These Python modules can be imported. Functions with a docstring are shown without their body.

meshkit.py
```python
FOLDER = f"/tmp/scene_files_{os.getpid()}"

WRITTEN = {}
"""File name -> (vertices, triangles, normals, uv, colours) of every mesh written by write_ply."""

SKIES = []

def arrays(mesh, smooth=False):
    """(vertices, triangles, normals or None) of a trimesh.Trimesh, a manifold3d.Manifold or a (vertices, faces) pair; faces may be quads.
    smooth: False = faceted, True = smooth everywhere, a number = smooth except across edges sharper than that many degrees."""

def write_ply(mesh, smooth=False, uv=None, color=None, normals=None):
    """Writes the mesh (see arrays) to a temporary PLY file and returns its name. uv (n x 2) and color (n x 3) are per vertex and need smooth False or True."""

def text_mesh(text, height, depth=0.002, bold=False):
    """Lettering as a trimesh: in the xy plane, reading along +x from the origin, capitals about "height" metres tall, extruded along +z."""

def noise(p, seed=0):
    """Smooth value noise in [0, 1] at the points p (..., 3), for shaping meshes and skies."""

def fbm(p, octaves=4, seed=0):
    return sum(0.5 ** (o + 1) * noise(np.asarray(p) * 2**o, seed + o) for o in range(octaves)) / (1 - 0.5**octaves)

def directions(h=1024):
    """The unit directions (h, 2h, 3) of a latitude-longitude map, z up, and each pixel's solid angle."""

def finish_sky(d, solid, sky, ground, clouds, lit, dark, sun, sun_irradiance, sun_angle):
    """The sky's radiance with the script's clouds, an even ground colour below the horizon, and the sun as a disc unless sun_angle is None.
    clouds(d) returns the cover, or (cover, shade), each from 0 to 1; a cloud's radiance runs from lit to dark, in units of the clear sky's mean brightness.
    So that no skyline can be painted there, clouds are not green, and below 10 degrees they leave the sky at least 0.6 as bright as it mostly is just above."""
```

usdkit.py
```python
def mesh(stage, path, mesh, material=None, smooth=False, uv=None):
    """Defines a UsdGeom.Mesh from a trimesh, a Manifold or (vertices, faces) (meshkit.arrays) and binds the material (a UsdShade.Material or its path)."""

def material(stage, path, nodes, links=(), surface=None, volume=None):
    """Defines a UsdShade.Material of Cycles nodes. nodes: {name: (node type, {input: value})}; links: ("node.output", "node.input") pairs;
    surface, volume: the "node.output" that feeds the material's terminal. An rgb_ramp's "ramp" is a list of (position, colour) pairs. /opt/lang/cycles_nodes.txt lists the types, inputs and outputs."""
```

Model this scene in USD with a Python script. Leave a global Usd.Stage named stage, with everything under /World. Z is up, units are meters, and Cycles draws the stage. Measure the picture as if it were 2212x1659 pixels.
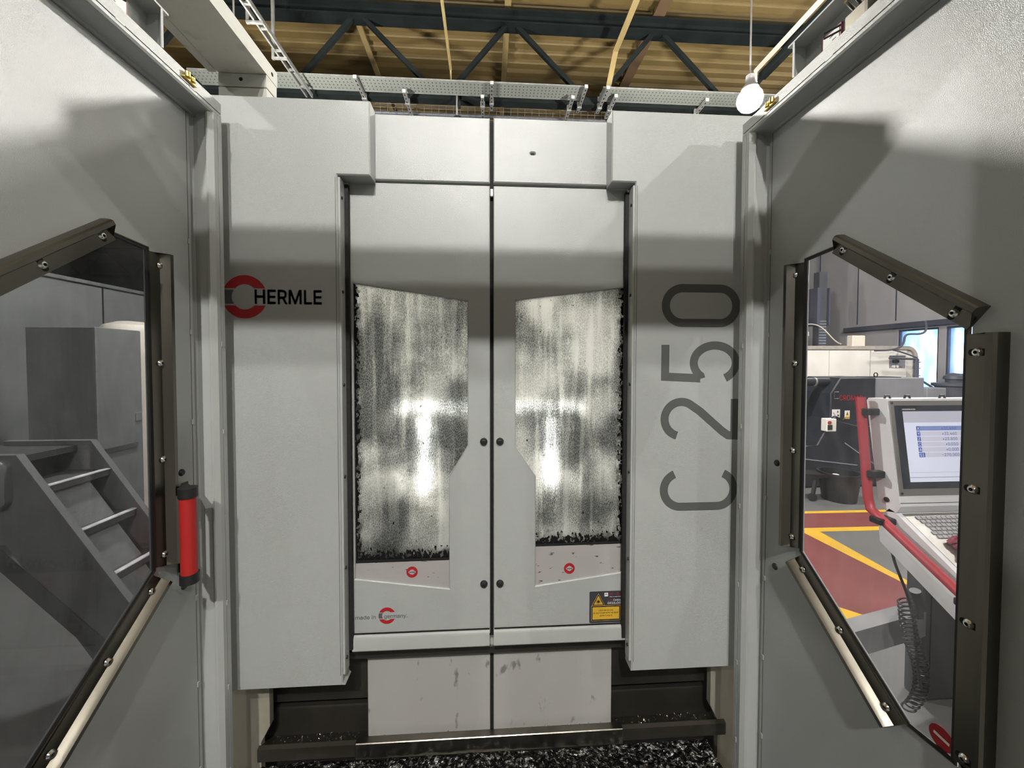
import math
import numpy as np, trimesh
import manifold3d as m3
from shapely.geometry import Polygon, LineString, Point, box as sbox
from shapely import affinity
from shapely.ops import unary_union
from pxr import Usd, UsdGeom, UsdLux, UsdShade, Gf, Sdf, Vt
import usdkit, meshkit

stage = Usd.Stage.CreateInMemory()
UsdGeom.SetStageUpAxis(stage, 'Z')
UsdGeom.Xform.Define(stage, '/World')
UsdGeom.Scope.Define(stage, '/World/Looks')
EYE = 1.55                      # camera height above the floor; all coordinates below are relative to the eye, add EYE for z

# ---------------------------------------------------------------- camera
YAW, PITCH, ROLL, FPX, OFFY = .0613274, -.0269477, .000785, 841.09, -26.594
cam = UsdGeom.Camera.Define(stage, '/World/camera')
cam.CreateHorizontalApertureAttr(36.0); cam.CreateVerticalApertureAttr(27.0)
cam.CreateFocalLengthAttr(FPX / 2212 * 36.0)
cam.CreateVerticalApertureOffsetAttr(OFFY / 2212 * 36.0)
cam.CreateClippingRangeAttr(Gf.Vec2f(.02, 200))
_cy, _sy, _cp, _sp = math.cos(YAW), math.sin(YAW), math.cos(PITCH), math.sin(PITCH)
_F = np.array([_sy * _cp, _cy * _cp, _sp]); _r = np.array([_cy, -_sy, 0]); _u = np.cross(_r, _F)
_R = math.cos(ROLL) * _r + math.sin(ROLL) * _u; _U = -math.sin(ROLL) * _r + math.cos(ROLL) * _u
cam.AddTransformOp().Set(Gf.Matrix4d(*_R, 0, *_U, 0, *(-_F), 0, 0, 0, EYE, 1))
cam.CreateExposureAttr(0.0)

# ---------------------------------------------------------------- sky (seen only through the hall's windows)
dome = UsdLux.DomeLight.Define(stage, '/World/sky')
dome.CreateIntensityAttr(1.1); dome.CreateColorAttr(Gf.Vec3f(.62, .80, 1.0))
LAMP_L = 500.0                 # radiance of the hall lamps' lenses
# lamp x, y, z; all but the first unseen, placed to light front and sides
LAMPS = [(2.40, 3.50, 2.40), (-2.20, 3.60, 2.25), (-.25, -3.20, 3.30), (.32, -2.65, 3.30), (-3.4, -3.2, 3.3), (3.4, -3.2, 3.3), (5.4, 1.2, 3.3), (6.4, 4.2, 3.3)]

# ---------------------------------------------------------------- materials
def mat(name, nodes, links, surface='p.BSDF'):
    return usdkit.material(stage, '/World/Looks/' + name, nodes, links, surface=surface)

def plain(name, col, rough=.5, metal=0.0, spec=.5, **kw):
    return mat(name, {'p': ('principled_bsdf', dict(base_color=col, roughness=rough, metallic=metal, specular_ior_level=spec, **kw))}, [])

def noisy(name, c1, c2, scale, rough=.5, metal=0.0, bump=0.0, bscale=None, bdist=.001, detail=4.0, lo=.35, hi=.65, stretch=(1, 1, 1), spec=.5, **kw):
    nodes = {'g': ('geometry', {}), 'mp': ('mapping', {'scale': stretch}), 'n': ('noise_texture', {'scale': scale, 'detail': detail}),
             'r': ('rgb_ramp', {'ramp': [(0, c1), (lo, c1), (hi, c2), (1, c2)]}),
             'p': ('principled_bsdf', dict(roughness=rough, metallic=metal, specular_ior_level=spec, **kw))}
    links = [('g.position', 'mp.vector'), ('mp.vector', 'n.vector'), ('n.fac', 'r.fac'), ('r.color', 'p.base_color')]
    if bump:
        nodes['n2'] = ('noise_texture', {'scale': bscale or scale, 'detail': 2.0})
        nodes['b'] = ('bump', {'strength': bump, 'distance': bdist})
        links += [('g.position', 'n2.vector'), ('n2.fac', 'b.height'), ('b.normal', 'p.normal')]
    return mat(name, nodes, links)

M = {}
M['coat'] = noisy('powder_coat', (.345, .358, .350), (.370, .383, .375), 2.5, rough=.24, bump=.55, bscale=760, bdist=.0008)
M['coat_smooth'] = noisy('powder_coat_frame', (.36, .372, .363), (.385, .397, .388), 3, rough=.4, bump=.25, bscale=220, bdist=.0006)
M['coat_dirty'] = noisy('powder_coat_scuffed', (.365, .36, .345), (.18, .175, .16), 34, rough=.45, bump=.3, bscale=400, bdist=.0006, lo=.66, hi=.73, detail=7.0, stretch=(1, 1, .5))
M['steel'] = noisy('brushed_steel', (.12, .112, .094), (.20, .187, .16), 6, rough=.33, metal=1.0, bump=.12, bscale=60, bdist=.0006, stretch=(1, 1, .25))
M['chrome'] = plain('bright_screw', (.75, .74, .72), .18, 1.0)
M['black'] = plain('black_plastic', (.012, .012, .013), .45)
M['rubber'] = noisy('black_brush', (.004, .004, .004), (.012, .011, .010), 120, rough=.8)
M['hole'] = plain('dark_hole', (.004, .004, .004), .9)
M['red'] = plain('red_plastic', (.36, .016, .014), .42)
M['red_rail'] = plain('muted_red_rail', (.34, .035, .045), .45)
M['red_print'] = plain('red_print', (.36, .010, .015), .5)
M['grey_print'] = plain('grey_print', (.088, .092, .088), .6, spec=.3)
M['silver_print'] = plain('silver_print', (.20, .205, .20), .45, .2)
M['yellow_print'] = plain('yellow_print', (.58, .35, .03), .5)
M['white_print'] = plain('white_print', (.75, .75, .73), .5)
M['maroon_print'] = plain('maroon_print', (.20, .03, .05), .5)
M['sticker_dark'] = plain('sticker_dark', (.035, .035, .045), .4)
M['brass'] = plain('brass', (.62, .45, .12), .25, 1.0)
M['galv'] = noisy('galvanised', (.24, .245, .24), (.33, .335, .325), 18, rough=.45, metal=.5)
M['beam_paint'] = noisy('pale_worn_paint', (.44, .44, .40), (.32, .32, .28), 22, rough=.5, lo=.55, hi=.75, detail=6.0)
M['truss'] = noisy('green_black_paint', (.007, .010, .010), (.012, .016, .016), 4, rough=.8, spec=.15)
M['deck'] = noisy('ochre_deck', (.205, .145, .055), (.155, .108, .040), .9, rough=.55, detail=3.0, stretch=(.4, 1.5, 1))
M['purlin'] = noisy('ochre_purlin', (.34, .26, .12), (.28, .21, .09), 2, rough=.5)
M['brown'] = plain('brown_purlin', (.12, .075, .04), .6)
M['lamp_body'] = plain('lamp_body', (.25, .25, .25), .5, .3)
M['lens'] = mat('lamp_lens', {'e': ('emission', {'color': (1, .975, .92), 'strength': LAMP_L})}, [], 'e.emission')
M['lens_unseen'] = mat('lamp_lens_unseen', {'e': ('emission', {'color': (1, .985, .94), 'strength': LAMP_L * 7.2})}, [], 'e.emission')  # for the unseen lamps behind the viewpoint that light front and doors
M['lens_side'] = mat('lamp_lens_side', {'e': ('emission', {'color': (1, .97, .90), 'strength': LAMP_L * 2.5})}, [], 'e.emission')  # for the lamp in view and its unseen counterpart on the stair side
M['concrete'] = noisy('grey_floor_paint', (.115, .115, .11), (.15, .15, .145), 1.3, rough=.45, bump=.1, bscale=30, detail=6.0)
M['floor_red'] = noisy('red_floor_paint', (.165, .040, .038), (.20, .055, .050), 2.2, rough=.45, detail=6.0)
M['floor_yellow'] = noisy('yellow_floor_paint', (.70, .42, .02), (.60, .36, .03), 6, rough=.45)
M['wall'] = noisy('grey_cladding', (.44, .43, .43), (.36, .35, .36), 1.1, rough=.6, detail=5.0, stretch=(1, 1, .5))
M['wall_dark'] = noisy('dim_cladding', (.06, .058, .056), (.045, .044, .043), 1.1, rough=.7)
M['wall_trim'] = plain('dark_blue_trim', (.07, .075, .10), .5)
M['white_machine'] = noisy('cream_machine_paint', (.80, .78, .72), (.72, .70, .64), 3, rough=.4)
M['black_machine'] = noisy('black_machine_paint', (.012, .014, .020), (.022, .025, .034), 6, rough=.38)
M['grey_machine'] = noisy('grey_machine_paint', (.22, .23, .25), (.26, .27, .29), 5, rough=.45)
M['dust'] = noisy('dusty_top', (.42, .38, .33), (.30, .27, .24), 9, rough=.8)
M['console'] = noisy('console_paint', (.62, .62, .62), (.56, .56, .57), 3, rough=.4, bump=.2, bscale=160, bdist=.0006)
M['alu'] = noisy('brushed_aluminium', (.50, .485, .45), (.40, .39, .36), 10, rough=.45, metal=1.0, stretch=(.2, 1, 1))
M['key'] = plain('key_grey', (.30, .30, .31), .45)
M['screen_black'] = plain('screen_surround', (.022, .026, .034), .22)
M['screen'] = mat('lit_screen', {'e': ('emission', {'color': (.80, .82, .92), 'strength': .95})}, [], 'e.emission')
M['screen_grey'] = mat('lit_screen_grey', {'e': ('emission', {'color': (.56, .55, .60), 'strength': .95})}, [], 'e.emission')
M['screen_blue'] = mat('lit_screen_blue', {'e': ('emission', {'color': (.10, .14, .42), 'strength': .95})}, [], 'e.emission')
M['screen_pale'] = mat('lit_screen_pale_blue', {'e': ('emission', {'color': (.25, .32, .55), 'strength': .95})}, [], 'e.emission')
M['screen_row'] = mat('lit_screen_row', {'e': ('emission', {'color': (.66, .65, .72), 'strength': .95})}, [], 'e.emission')
M['dark_blue'] = noisy('dark_slate_paint', (.050, .053, .060), (.07, .073, .08), 5, rough=.5)
M['arm'] = noisy('arm_paint', (.17, .17, .175), (.20, .20, .205), 5, rough=.5)
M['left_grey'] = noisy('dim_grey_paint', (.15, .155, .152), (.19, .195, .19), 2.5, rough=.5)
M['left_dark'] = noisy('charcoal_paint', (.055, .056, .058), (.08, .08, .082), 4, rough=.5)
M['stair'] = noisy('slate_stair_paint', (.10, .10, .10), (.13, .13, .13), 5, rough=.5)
M['tread'] = noisy('lit_tread', (.90, .90, .92), (.60, .60, .62), 14, rough=.4)  # near-white: light falling on the step edges is put into the colour
M['beige'] = plain('beige_plastic', (.70, .65, .55), .45)
M['trough'] = noisy('oily_steel', (.035, .032, .026), (.055, .05, .042), 6, rough=.32, metal=.5, bump=.1, bscale=30)
M['stained'] = noisy('stained_housing', (.30, .28, .235), (.19, .135, .085), 7, rough=.6, lo=.5, hi=.75, detail=7.0, stretch=(1, 1, .35))
M['chips'] = noisy('metal_chips', (.02, .02, .02), (.45, .45, .45), 90, rough=.25, metal=1.0, lo=.50, hi=.72, bump=1.0, bscale=130, bdist=.01, detail=2.0)
M['liner'] = noisy('wet_liner', (.55, .55, .52), (.70, .69, .66), 5, rough=.3, metal=.4)
M['work_lamp'] = mat('work_lamp_tube', {'e': ('emission', {'color': (1, .985, .95), 'strength': 17.0})}, [], 'e.emission')  # light inside the machine, strength chosen for the glow of the panes
M['work_lamp_soft'] = mat('work_lamp_diffuser', {'e': ('emission', {'color': (1, .985, .95), 'strength': 8.0})}, [], 'e.emission')
M['film'] = noisy('pinkish_film', (.35, .33, .325), (.025, .025, .028), 1.0, rough=.4, stretch=(30, 30, 130), lo=.66, hi=.69, detail=5.0)
M['tray'] = mat('perforated_tray', {
    'g': ('geometry', {}), 'b': ('brick_texture', {'color1': (.05, .05, .05), 'color2': (.07, .07, .07), 'mortar': (.24, .255, .235), 'scale': 1.0, 'brick_width': .048, 'row_height': .055, 'mortar_size': .0175, 'offset': 0.0}),
    'mp': ('mapping', {'rotation': (0, 0, 0)}), 'p': ('principled_bsdf', {'roughness': .5, 'metallic': .2})},
    [('g.position', 'mp.vector'), ('mp.vector', 'b.vector'), ('b.color', 'p.base_color')])

def pane_mat(name, tint, haze, hazecol, ior):
    """Flat polycarbonate pane: clear, with fresnel gloss and an uneven pale haze."""
    return mat(name, {
        'g': ('geometry', {}), 'mp': ('mapping', {'scale': (1, 1, .35)}), 'n': ('noise_texture', {'scale': 9.0, 'detail': 7.0, 'distortion': .8}),
        'mr': ('map_range', {'from_min': .45, 'from_max': .85, 'to_min': haze * .35, 'to_max': haze * 2.2, 'clamp': True}),
        't': ('transparent_bsdf', {'color': tint}), 'd': ('diffuse_bsdf', {'color': hazecol}), 'gl': ('glossy_bsdf', {'roughness': .02, 'color': (.9, .9, .9)}),
        'f': ('fresnel', {'IOR': ior}), 'nb': ('math', {'math_type': 'subtract', 'value1': 1.0}), 'ff': ('math', {'math_type': 'multiply'}), 'm1': ('mix_closure', {}), 'm2': ('mix_closure', {})},
        [('g.position', 'mp.vector'), ('mp.vector', 'n.vector'), ('n.fac', 'mr.value'), ('mr.result', 'm1.fac'), ('t.BSDF', 'm1.closure1'), ('d.BSDF', 'm1.closure2'),
         ('g.backfacing', 'nb.value2'), ('f.fac', 'ff.value1'), ('nb.value', 'ff.value2'), ('ff.value', 'm2.fac'), ('m1.closure', 'm2.closure1'), ('gl.BSDF', 'm2.closure2')], 'm2.closure')
M['pane_clear'] = pane_mat('clear_pane', (.96, .96, .98), .065, (.75, .78, .86), 1.20)
M['pane_dark'] = pane_mat('dark_pane', (.60, .61, .63), .06, (.5, .52, .55), 1.30)  # greyer tint than the clear pane
M['window_pane'] = mat('hall_window_pane', {
    'g': ('geometry', {}), 'mp': ('mapping', {'scale': (1, 1, .3)}), 'n': ('noise_texture', {'scale': 5.0, 'detail': 5.0}),
    'r': ('rgb_ramp', {'ramp': [(0, (.45, .62, .95)), (.4, (.55, .72, .98)), (.6, (.92, .96, 1.0)), (1, (1, 1, 1))]}),
    't': ('transparent_bsdf', {}), 'tr': ('translucent_bsdf', {'color': (.8, .88, 1)}), 'm': ('mix_closure', {'fac': .35})},
    [('g.position', 'mp.vector'), ('mp.vector', 'n.vector'), ('n.fac', 'r.fac'), ('r.color', 't.color'), ('t.BSDF', 'm.closure1'), ('tr.BSDF', 'm.closure2')], 'm.closure')

def wet_pane(name, x0, x1, zb):
    """Machine window under dried coolant: a translucent film split by fine cracks and streaks, black grime along its edges and foot."""
    n = {'g': ('geometry', {}), 'sx': ('separate_xyz', {}),
         'nw': ('noise_texture', {'scale': 7.0, 'detail': 2.0}), 'wv': ('vector_math', {'math_type': 'multiply_add', 'vector2': (.02, .02, .05), 'vector3': (0, 0, 0)}), 
         'mp': ('mapping', {'scale': (230, 230, 120), 'rotation': (0, .35, 0)}), 'v': ('voronoi_texture', {'feature': 'distance_to_edge', 'scale': 1.0, 'randomness': 1.0}),
         'cr': ('map_range', {'from_min': .015, 'from_max': .13, 'to_min': 1.0, 'to_max': 0.0, 'clamp': True}),
         'mps': ('mapping', {'scale': (46, 46, 3.2)}), 'ns': ('noise_texture', {'scale': 1.0, 'detail': 4.0}),
         'nl': ('noise_texture', {'scale': 5.5, 'detail': 3.0}),
         'rs': ('map_range', {'from_min': .50, 'from_max': .66, 'to_min': 0.0, 'to_max': 1.0, 'clamp': True}),
         'rl': ('map_range', {'from_min': .42, 'from_max': .62, 'to_min': 0.0, 'to_max': 1.0, 'clamp': True}),
         'a1': ('math', {'math_type': 'multiply', 'value2': .42}), 'a2': ('math', {'math_type': 'multiply', 'value2': .36}), 'a3': ('math', {'math_type': 'multiply', 'value2': .52}),
         's1': ('math', {'math_type': 'add'}), 's2': ('math', {'math_type': 'add', 'use_clamp': True}),
         'rc': ('rgb_ramp', {'ramp': [(0, (.22, .23, .23)), (.30, (.50, .51, .50)), (.7, (.93, .93, .90)), (1, (1, 1, .98))]}),
         # grime: distance to the two upright edges and to the foot, broken by fine noise
         'dl': ('math', {'math_type': 'subtract', 'value2': x0}), 'dr': ('math', {'math_type': 'subtract', 'value1': x1}), 'db': ('math', {'math_type': 'subtract', 'value2': zb}),
         'dmin': ('math', {'math_type': 'minimum'}), 'dbs': ('math', {'math_type': 'multiply', 'value2': .42}), 'dm2': ('math', {'math_type': 'minimum'}),
         'mpn': ('mapping', {'scale': (110, 110, 70)}), 'ng': ('noise_texture', {'scale': 1.0, 'detail': 5.0}),
         'thr': ('map_range', {'from_min': .0, 'from_max': .020, 'to_min': .36, 'to_max': .705, 'clamp': True}),
         'gt': ('math', {'math_type': 'greater_than'}),
         'tr': ('translucent_bsdf', {}), 'rf': ('refraction_bsdf', {'roughness': .42, 'IOR': 1.08}), 'ms': ('mix_closure', {'fac': .55}),
         'dk': ('diffuse_bsdf', {'color': (.006, .006, .006)}), 'md': ('mix_closure', {}),
         'gl': ('glossy_bsdf', {'roughness': .18, 'color': (.8, .8, .8)}), 'f': ('fresnel', {'IOR': 1.4}), 'nb': ('math', {'math_type': 'subtract', 'value1': 1.0}), 'ff': ('math', {'math_type': 'multiply'}), 'mg': ('mix_closure', {}),
         'bp': ('bump', {'strength': .5, 'distance': .002})}
    l = [('g.position', 'sx.vector'), ('g.position', 'nw.vector'), ('nw.color', 'wv.vector1'), ('g.position', 'wv.vector3'), ('wv.vector', 'mp.vector'), ('mp.vector', 'v.vector'), ('v.distance', 'cr.value'),
         ('g.position', 'mps.vector'), ('mps.vector', 'ns.vector'), ('g.position', 'nl.vector'), ('ns.fac', 'rs.value'), ('nl.fac', 'rl.value'),
         ('cr.result', 'a1.value1'), ('rs.result', 'a2.value1'), ('rl.result', 'a3.value1'), ('a1.value', 's1.value1'), ('a2.value', 's1.value2'), ('s1.value', 's2.value1'), ('a3.value', 's2.value2'),
         ('s2.value', 'rc.fac'), ('rc.color', 'tr.color'), ('rc.color', 'rf.color'), ('tr.BSDF', 'ms.closure1'), ('rf.BSDF', 'ms.closure2'),
         ('sx.x', 'dl.value1'), ('sx.x', 'dr.value2'), ('sx.z', 'db.value1'), ('dl.value', 'dmin.value1'), ('dr.value', 'dmin.value2'), ('db.value', 'dbs.value1'), ('dmin.value', 'dm2.value1'), ('dbs.value', 'dm2.value2'),
         ('dm2.value', 'thr.value'), ('g.position', 'mpn.vector'), ('mpn.vector', 'ng.vector'), ('ng.fac', 'gt.value1'), ('thr.result', 'gt.value2'),
         ('gt.value', 'md.fac'), ('ms.closure', 'md.closure1'), ('dk.BSDF', 'md.closure2'), ('g.backfacing', 'nb.value2'), ('f.fac', 'ff.value1'), ('nb.value', 'ff.value2'), ('ff.value', 'mg.fac'), ('md.closure', 'mg.closure1'), ('gl.BSDF', 'mg.closure2'),
         ('v.distance', 'bp.height'), ('bp.normal', 'rf.normal'), ('bp.normal', 'gl.normal')]
    return mat(name, n, l, 'mg.closure')

# ---------------------------------------------------------------- mesh helpers (coordinates relative to the eye)
def cat(*ms):
    ms = [m for m in (ms[0] if len(ms) == 1 and isinstance(ms[0], (list, tuple)) else ms)]
    return trimesh.util.concatenate(ms)

def box(x0, x1, y0, y1, z0, z1, c=0.0):
    if c <= 0:
        b = trimesh.creation.box((x1 - x0, y1 - y0, z1 - z0)); b.apply_translation(((x0 + x1) / 2, (y0 + y1) / 2, (z0 + z1) / 2)); return b
    P = []
    for X, sx in ((x0, 1), (x1, -1)):
        for Y, sy in ((y0, 1), (y1, -1)):
            for Z, sz in ((z0, 1), (z1, -1)):
                P += [(X, Y + sy * c, Z + sz * c), (X + sx * c, Y, Z + sz * c), (X + sx * c, Y + sy * c, Z)]
    return trimesh.Trimesh(*_hull(P), process=False)

def _hull(P):
    h = trimesh.convex.convex_hull(np.array(P, float)); return h.vertices, h.faces

def place(m, o, ex, ey, ez):
    A = np.eye(4); A[:3, 0], A[:3, 1], A[:3, 2], A[:3, 3] = ex, ey, ez, o
    m = m.copy(); flip = np.linalg.det(A[:3, :3]) < 0
    m.vertices = m.vertices @ A[:3, :3].T + A[:3, 3]
    if flip:
        m.faces = m.faces[:, ::-1]
    return m

def poly_extrude(poly, h, bevel=0.0):
    """shapely polygon -> solid along +z, top edges (z = h) chamfered."""
    gs = getattr(poly, 'geoms', [poly]); out = []
    for g in gs:
        if g.is_empty or g.area < 1e-9: continue
        if bevel > 0:
            m = None
            a = trimesh.creation.extrude_polygon(g, h - bevel, engine='earcut')
            inner = g.buffer(-bevel, join_style=2)
            v, f = [], []
            out.append(a)
            # sloping skirt + cap
            rings = [(g.exterior, inner.exterior if inner.geom_type == 'Polygon' else None)]
            if inner.geom_type == 'Polygon' and len(inner.interiors) == len(g.interiors):
                rings += list(zip(g.interiors, sorted(inner.interiors, key=lambda r: 0) if len(g.interiors) < 2 else inner.interiors))
                ok = all(b is not None and len(a_.coords) == len(b.coords) for a_, b in rings)
            else:
                ok = False
            if not ok:
                out[-1] = trimesh.creation.extrude_polygon(g, h, engine='earcut'); continue
            cap = trimesh.creation.extrude_polygon(inner, bevel * .5, engine='earcut'); cap.apply_translation((0, 0, h - bevel * .5 - 0)); out.append(cap)
            for ra, rb in rings:
                A = np.array(ra.coords)[:-1]; B = np.array(rb.coords)[:-1]
                k = np.argmin(((B - A[0]) ** 2).sum(1)); B = np.roll(B, -k, axis=0)
                if Polygon(A).exterior.is_ccw != Polygon(B).exterior.is_ccw: B = np.roll(B[::-1], 1, axis=0)
                n = len(A); V = np.vstack([np.c_[A, np.full(n, h - bevel)], np.c_[B, np.full(n, h)]]); F = []
                ccw = Polygon(A).exterior.is_ccw
                hole = ra is not g.exterior and any(ra is i for i in g.interiors)
                for i in range(n):
                    j = (i + 1) % n; t = [(i, j, n + j), (i, n + j, n + i)]
                    F += t if (ccw != hole) else [x[::-1] for x in t]
                out.append(trimesh.Trimesh(V, F, process=False))
        else:
            out.append(trimesh.creation.extrude_polygon(g, h, engine='earcut'))
    return cat(out)

def front(poly, yb, yf, bevel=0.0):
    """polygon in (x, z) made into a plate from yb (back) to yf (front, towards the camera)."""
    return place(poly_extrude(poly, yb - yf, bevel), (0, yb, 0), (1, 0, 0), (0, 0, 1), (0, -1, 0))

def along_x(poly_yz, x0, x1):
    return place(poly_extrude(poly_yz, x1 - x0), (x0, 0, 0), (0, 1, 0), (0, 0, 1), (1, 0, 0))

def along_y(poly_xz, y0, y1):
    return place(poly_extrude(poly_xz, y1 - y0), (0, y1, 0), (1, 0, 0), (0, 0, 1), (0, -1, 0))

def along_z(poly_xy, z0, z1):
    m = poly_extrude(poly_xy, z1 - z0); m.apply_translation((0, 0, z0)); return m

def cyl(p, q, r, n=20, r2=None):
    p, q = np.array(p, float), np.array(q, float); d = q - p; L = np.linalg.norm(d)
    if r2 is None:
        c = trimesh.creation.cylinder(r, L, sections=n); c.apply_translation((0, 0, L / 2))
    else:
        c = lathe([(0, 0), (r, 0), (r2, L), (0, L)], n)
    c.apply_transform(trimesh.geometry.align_vectors((0, 0, 1), d / L)); c.apply_translation(p); return c

def lathe(profile, n=24):
    return trimesh.creation.revolve(np.array(profile, float), sections=n)

def tube(pts, r, n=8):
    p = np.array(pts, float); t = np.gradient(p, axis=0); t /= np.linalg.norm(t, axis=1, keepdims=True) + 1e-12
    a = np.cross(t[0], (0, 0, 1.0) if abs(t[0][2]) < .9 else (1.0, 0, 0)); a /= np.linalg.norm(a); V = []; rr = np.broadcast_to(r, (len(p),))
    for i in range(len(p)):
        a = a - t[i] * (a @ t[i]); a /= np.linalg.norm(a); b = np.cross(t[i], a)
        V += [p[i] + rr[i] * (math.cos(2 * math.pi * k / n) * a + math.sin(2 * math.pi * k / n) * b) for k in range(n)]
    F = []
    for i in range(len(p) - 1):
        for k in range(n):
            q, s = i * n + k, i * n + (k + 1) % n
            F += [(q, s, s + n), (q, s + n, q + n)]
    c0, c1 = len(V), len(V) + 1; V += [p[0], p[-1]]; e = (len(p) - 1) * n
    for k in range(n):
        F += [(c0, (k + 1) % n, k), (c1, e + k, e + (k + 1) % n)]
    return trimesh.Trimesh(np.array(V), F, process=False)

def spline(pts, n=40):
    from scipy.interpolate import CubicSpline
    p = np.array(pts, float); s = np.r_[0, np.cumsum(np.linalg.norm(np.diff(p, axis=0), axis=1))]
    return CubicSpline(s, p)(np.linspace(0, s[-1], n))

def beam(p, q, w, h, up=(0, 0, 1)):
    """rectangular bar from p to q, width w sideways, height h along up."""
    p, q, up = np.array(p, float), np.array(q, float), np.array(up, float); d = q - p; L = np.linalg.norm(d); d /= L
    s = np.cross(d, up); s /= np.linalg.norm(s); u = np.cross(s, d)
    return place(trimesh.creation.box((L, w, h)), (p + q) / 2, d, -s, u)

def text(s, h, x, z, y, width=None, bold=False, depth=.0006, align='l', ex=(1, 0, 0), up=(0, 0, 1), out=(0, -1, 0), at=None):
    m = meshkit.text_mesh(s, h, depth, bold)
    m.apply_translation((-m.bounds[0][0], 0, 0)); w = m.bounds[1][0]
    if width: m.apply_scale((width / w, 1, 1)) if False else m.apply_transform(np.diag([width / w, 1, 1, 1])); w = width
    if align == 'c': m.apply_translation((-w / 2, 0, 0))
    if align == 'r': m.apply_translation((-w, 0, 0))
    return place(m, at if at is not None else (x, y, z), ex, up, out)

CM = .0238
def mir(m):
    m = m.copy(); m.vertices[:, 0] = CM - m.vertices[:, 0]; m.faces = m.faces[:, ::-1]; return m

# ---------------------------------------------------------------- prim helpers
_names = {}
def numbered(parent, name):
    k = (parent, name); n = _names.get(k, 0); _names[k] = n + 1
    return name if n == 0 else '%s_%03d' % (name, n)

class Node:
    def __init__(s, path, base): s.path, s.base = path, np.array(base, float)
    @property
    def prim(s): return stage.GetPrimAtPath(s.path)

def meta(prim, label=None, category=None, group=None, kind=None):
    for k, v in (('label', label), ('category', category), ('group', group), ('kind', kind)):
        if v: prim.SetCustomDataByKey(k, v)

def thing(name, label, category, base, group=None, kind=None):
    path = '/World/' + numbered('/World', name)
    x = UsdGeom.Xform.Define(stage, path); b = np.array(base, float)
    x.AddTranslateOp().Set(Gf.Vec3d(b[0], b[1], b[2] + EYE))
    meta(x.GetPrim(), label, category, group, kind)
    return Node(path, b)

def part(parent, name, mesh, material, label=None, smooth=30, kind=None):
    path = parent.path + '/' + numbered(parent.path, name)
    m = mesh.copy(); m.vertices = m.vertices - parent.base
    q = usdkit.mesh(stage, path, m, M[material] if isinstance(material, str) else material, smooth=smooth)
    meta(q.GetPrim(), label, kind=kind)
    return Node(path, parent.base)

def holder(parent, name, label=None):
    path = parent.path + '/' + numbered(parent.path, name)
    x = UsdGeom.Xform.Define(stage, path); meta(x.GetPrim(), label)
    return Node(path, parent.base)

def solo(name, label, category, mesh, material, group=None, kind=None, smooth=30):
    b = mesh.bounds.mean(0); b[2] = mesh.bounds[0][2]
    path = '/World/' + numbered('/World', name)
    m = mesh.copy(); m.vertices = m.vertices - b
    q = usdkit.mesh(stage, path, m, M[material], smooth=smooth)
    q.AddTranslateOp().Set(Gf.Vec3d(b[0], b[1], b[2] + EYE))
    meta(q.GetPrim(), label, category, group, kind)
    return Node(path, b)

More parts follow.
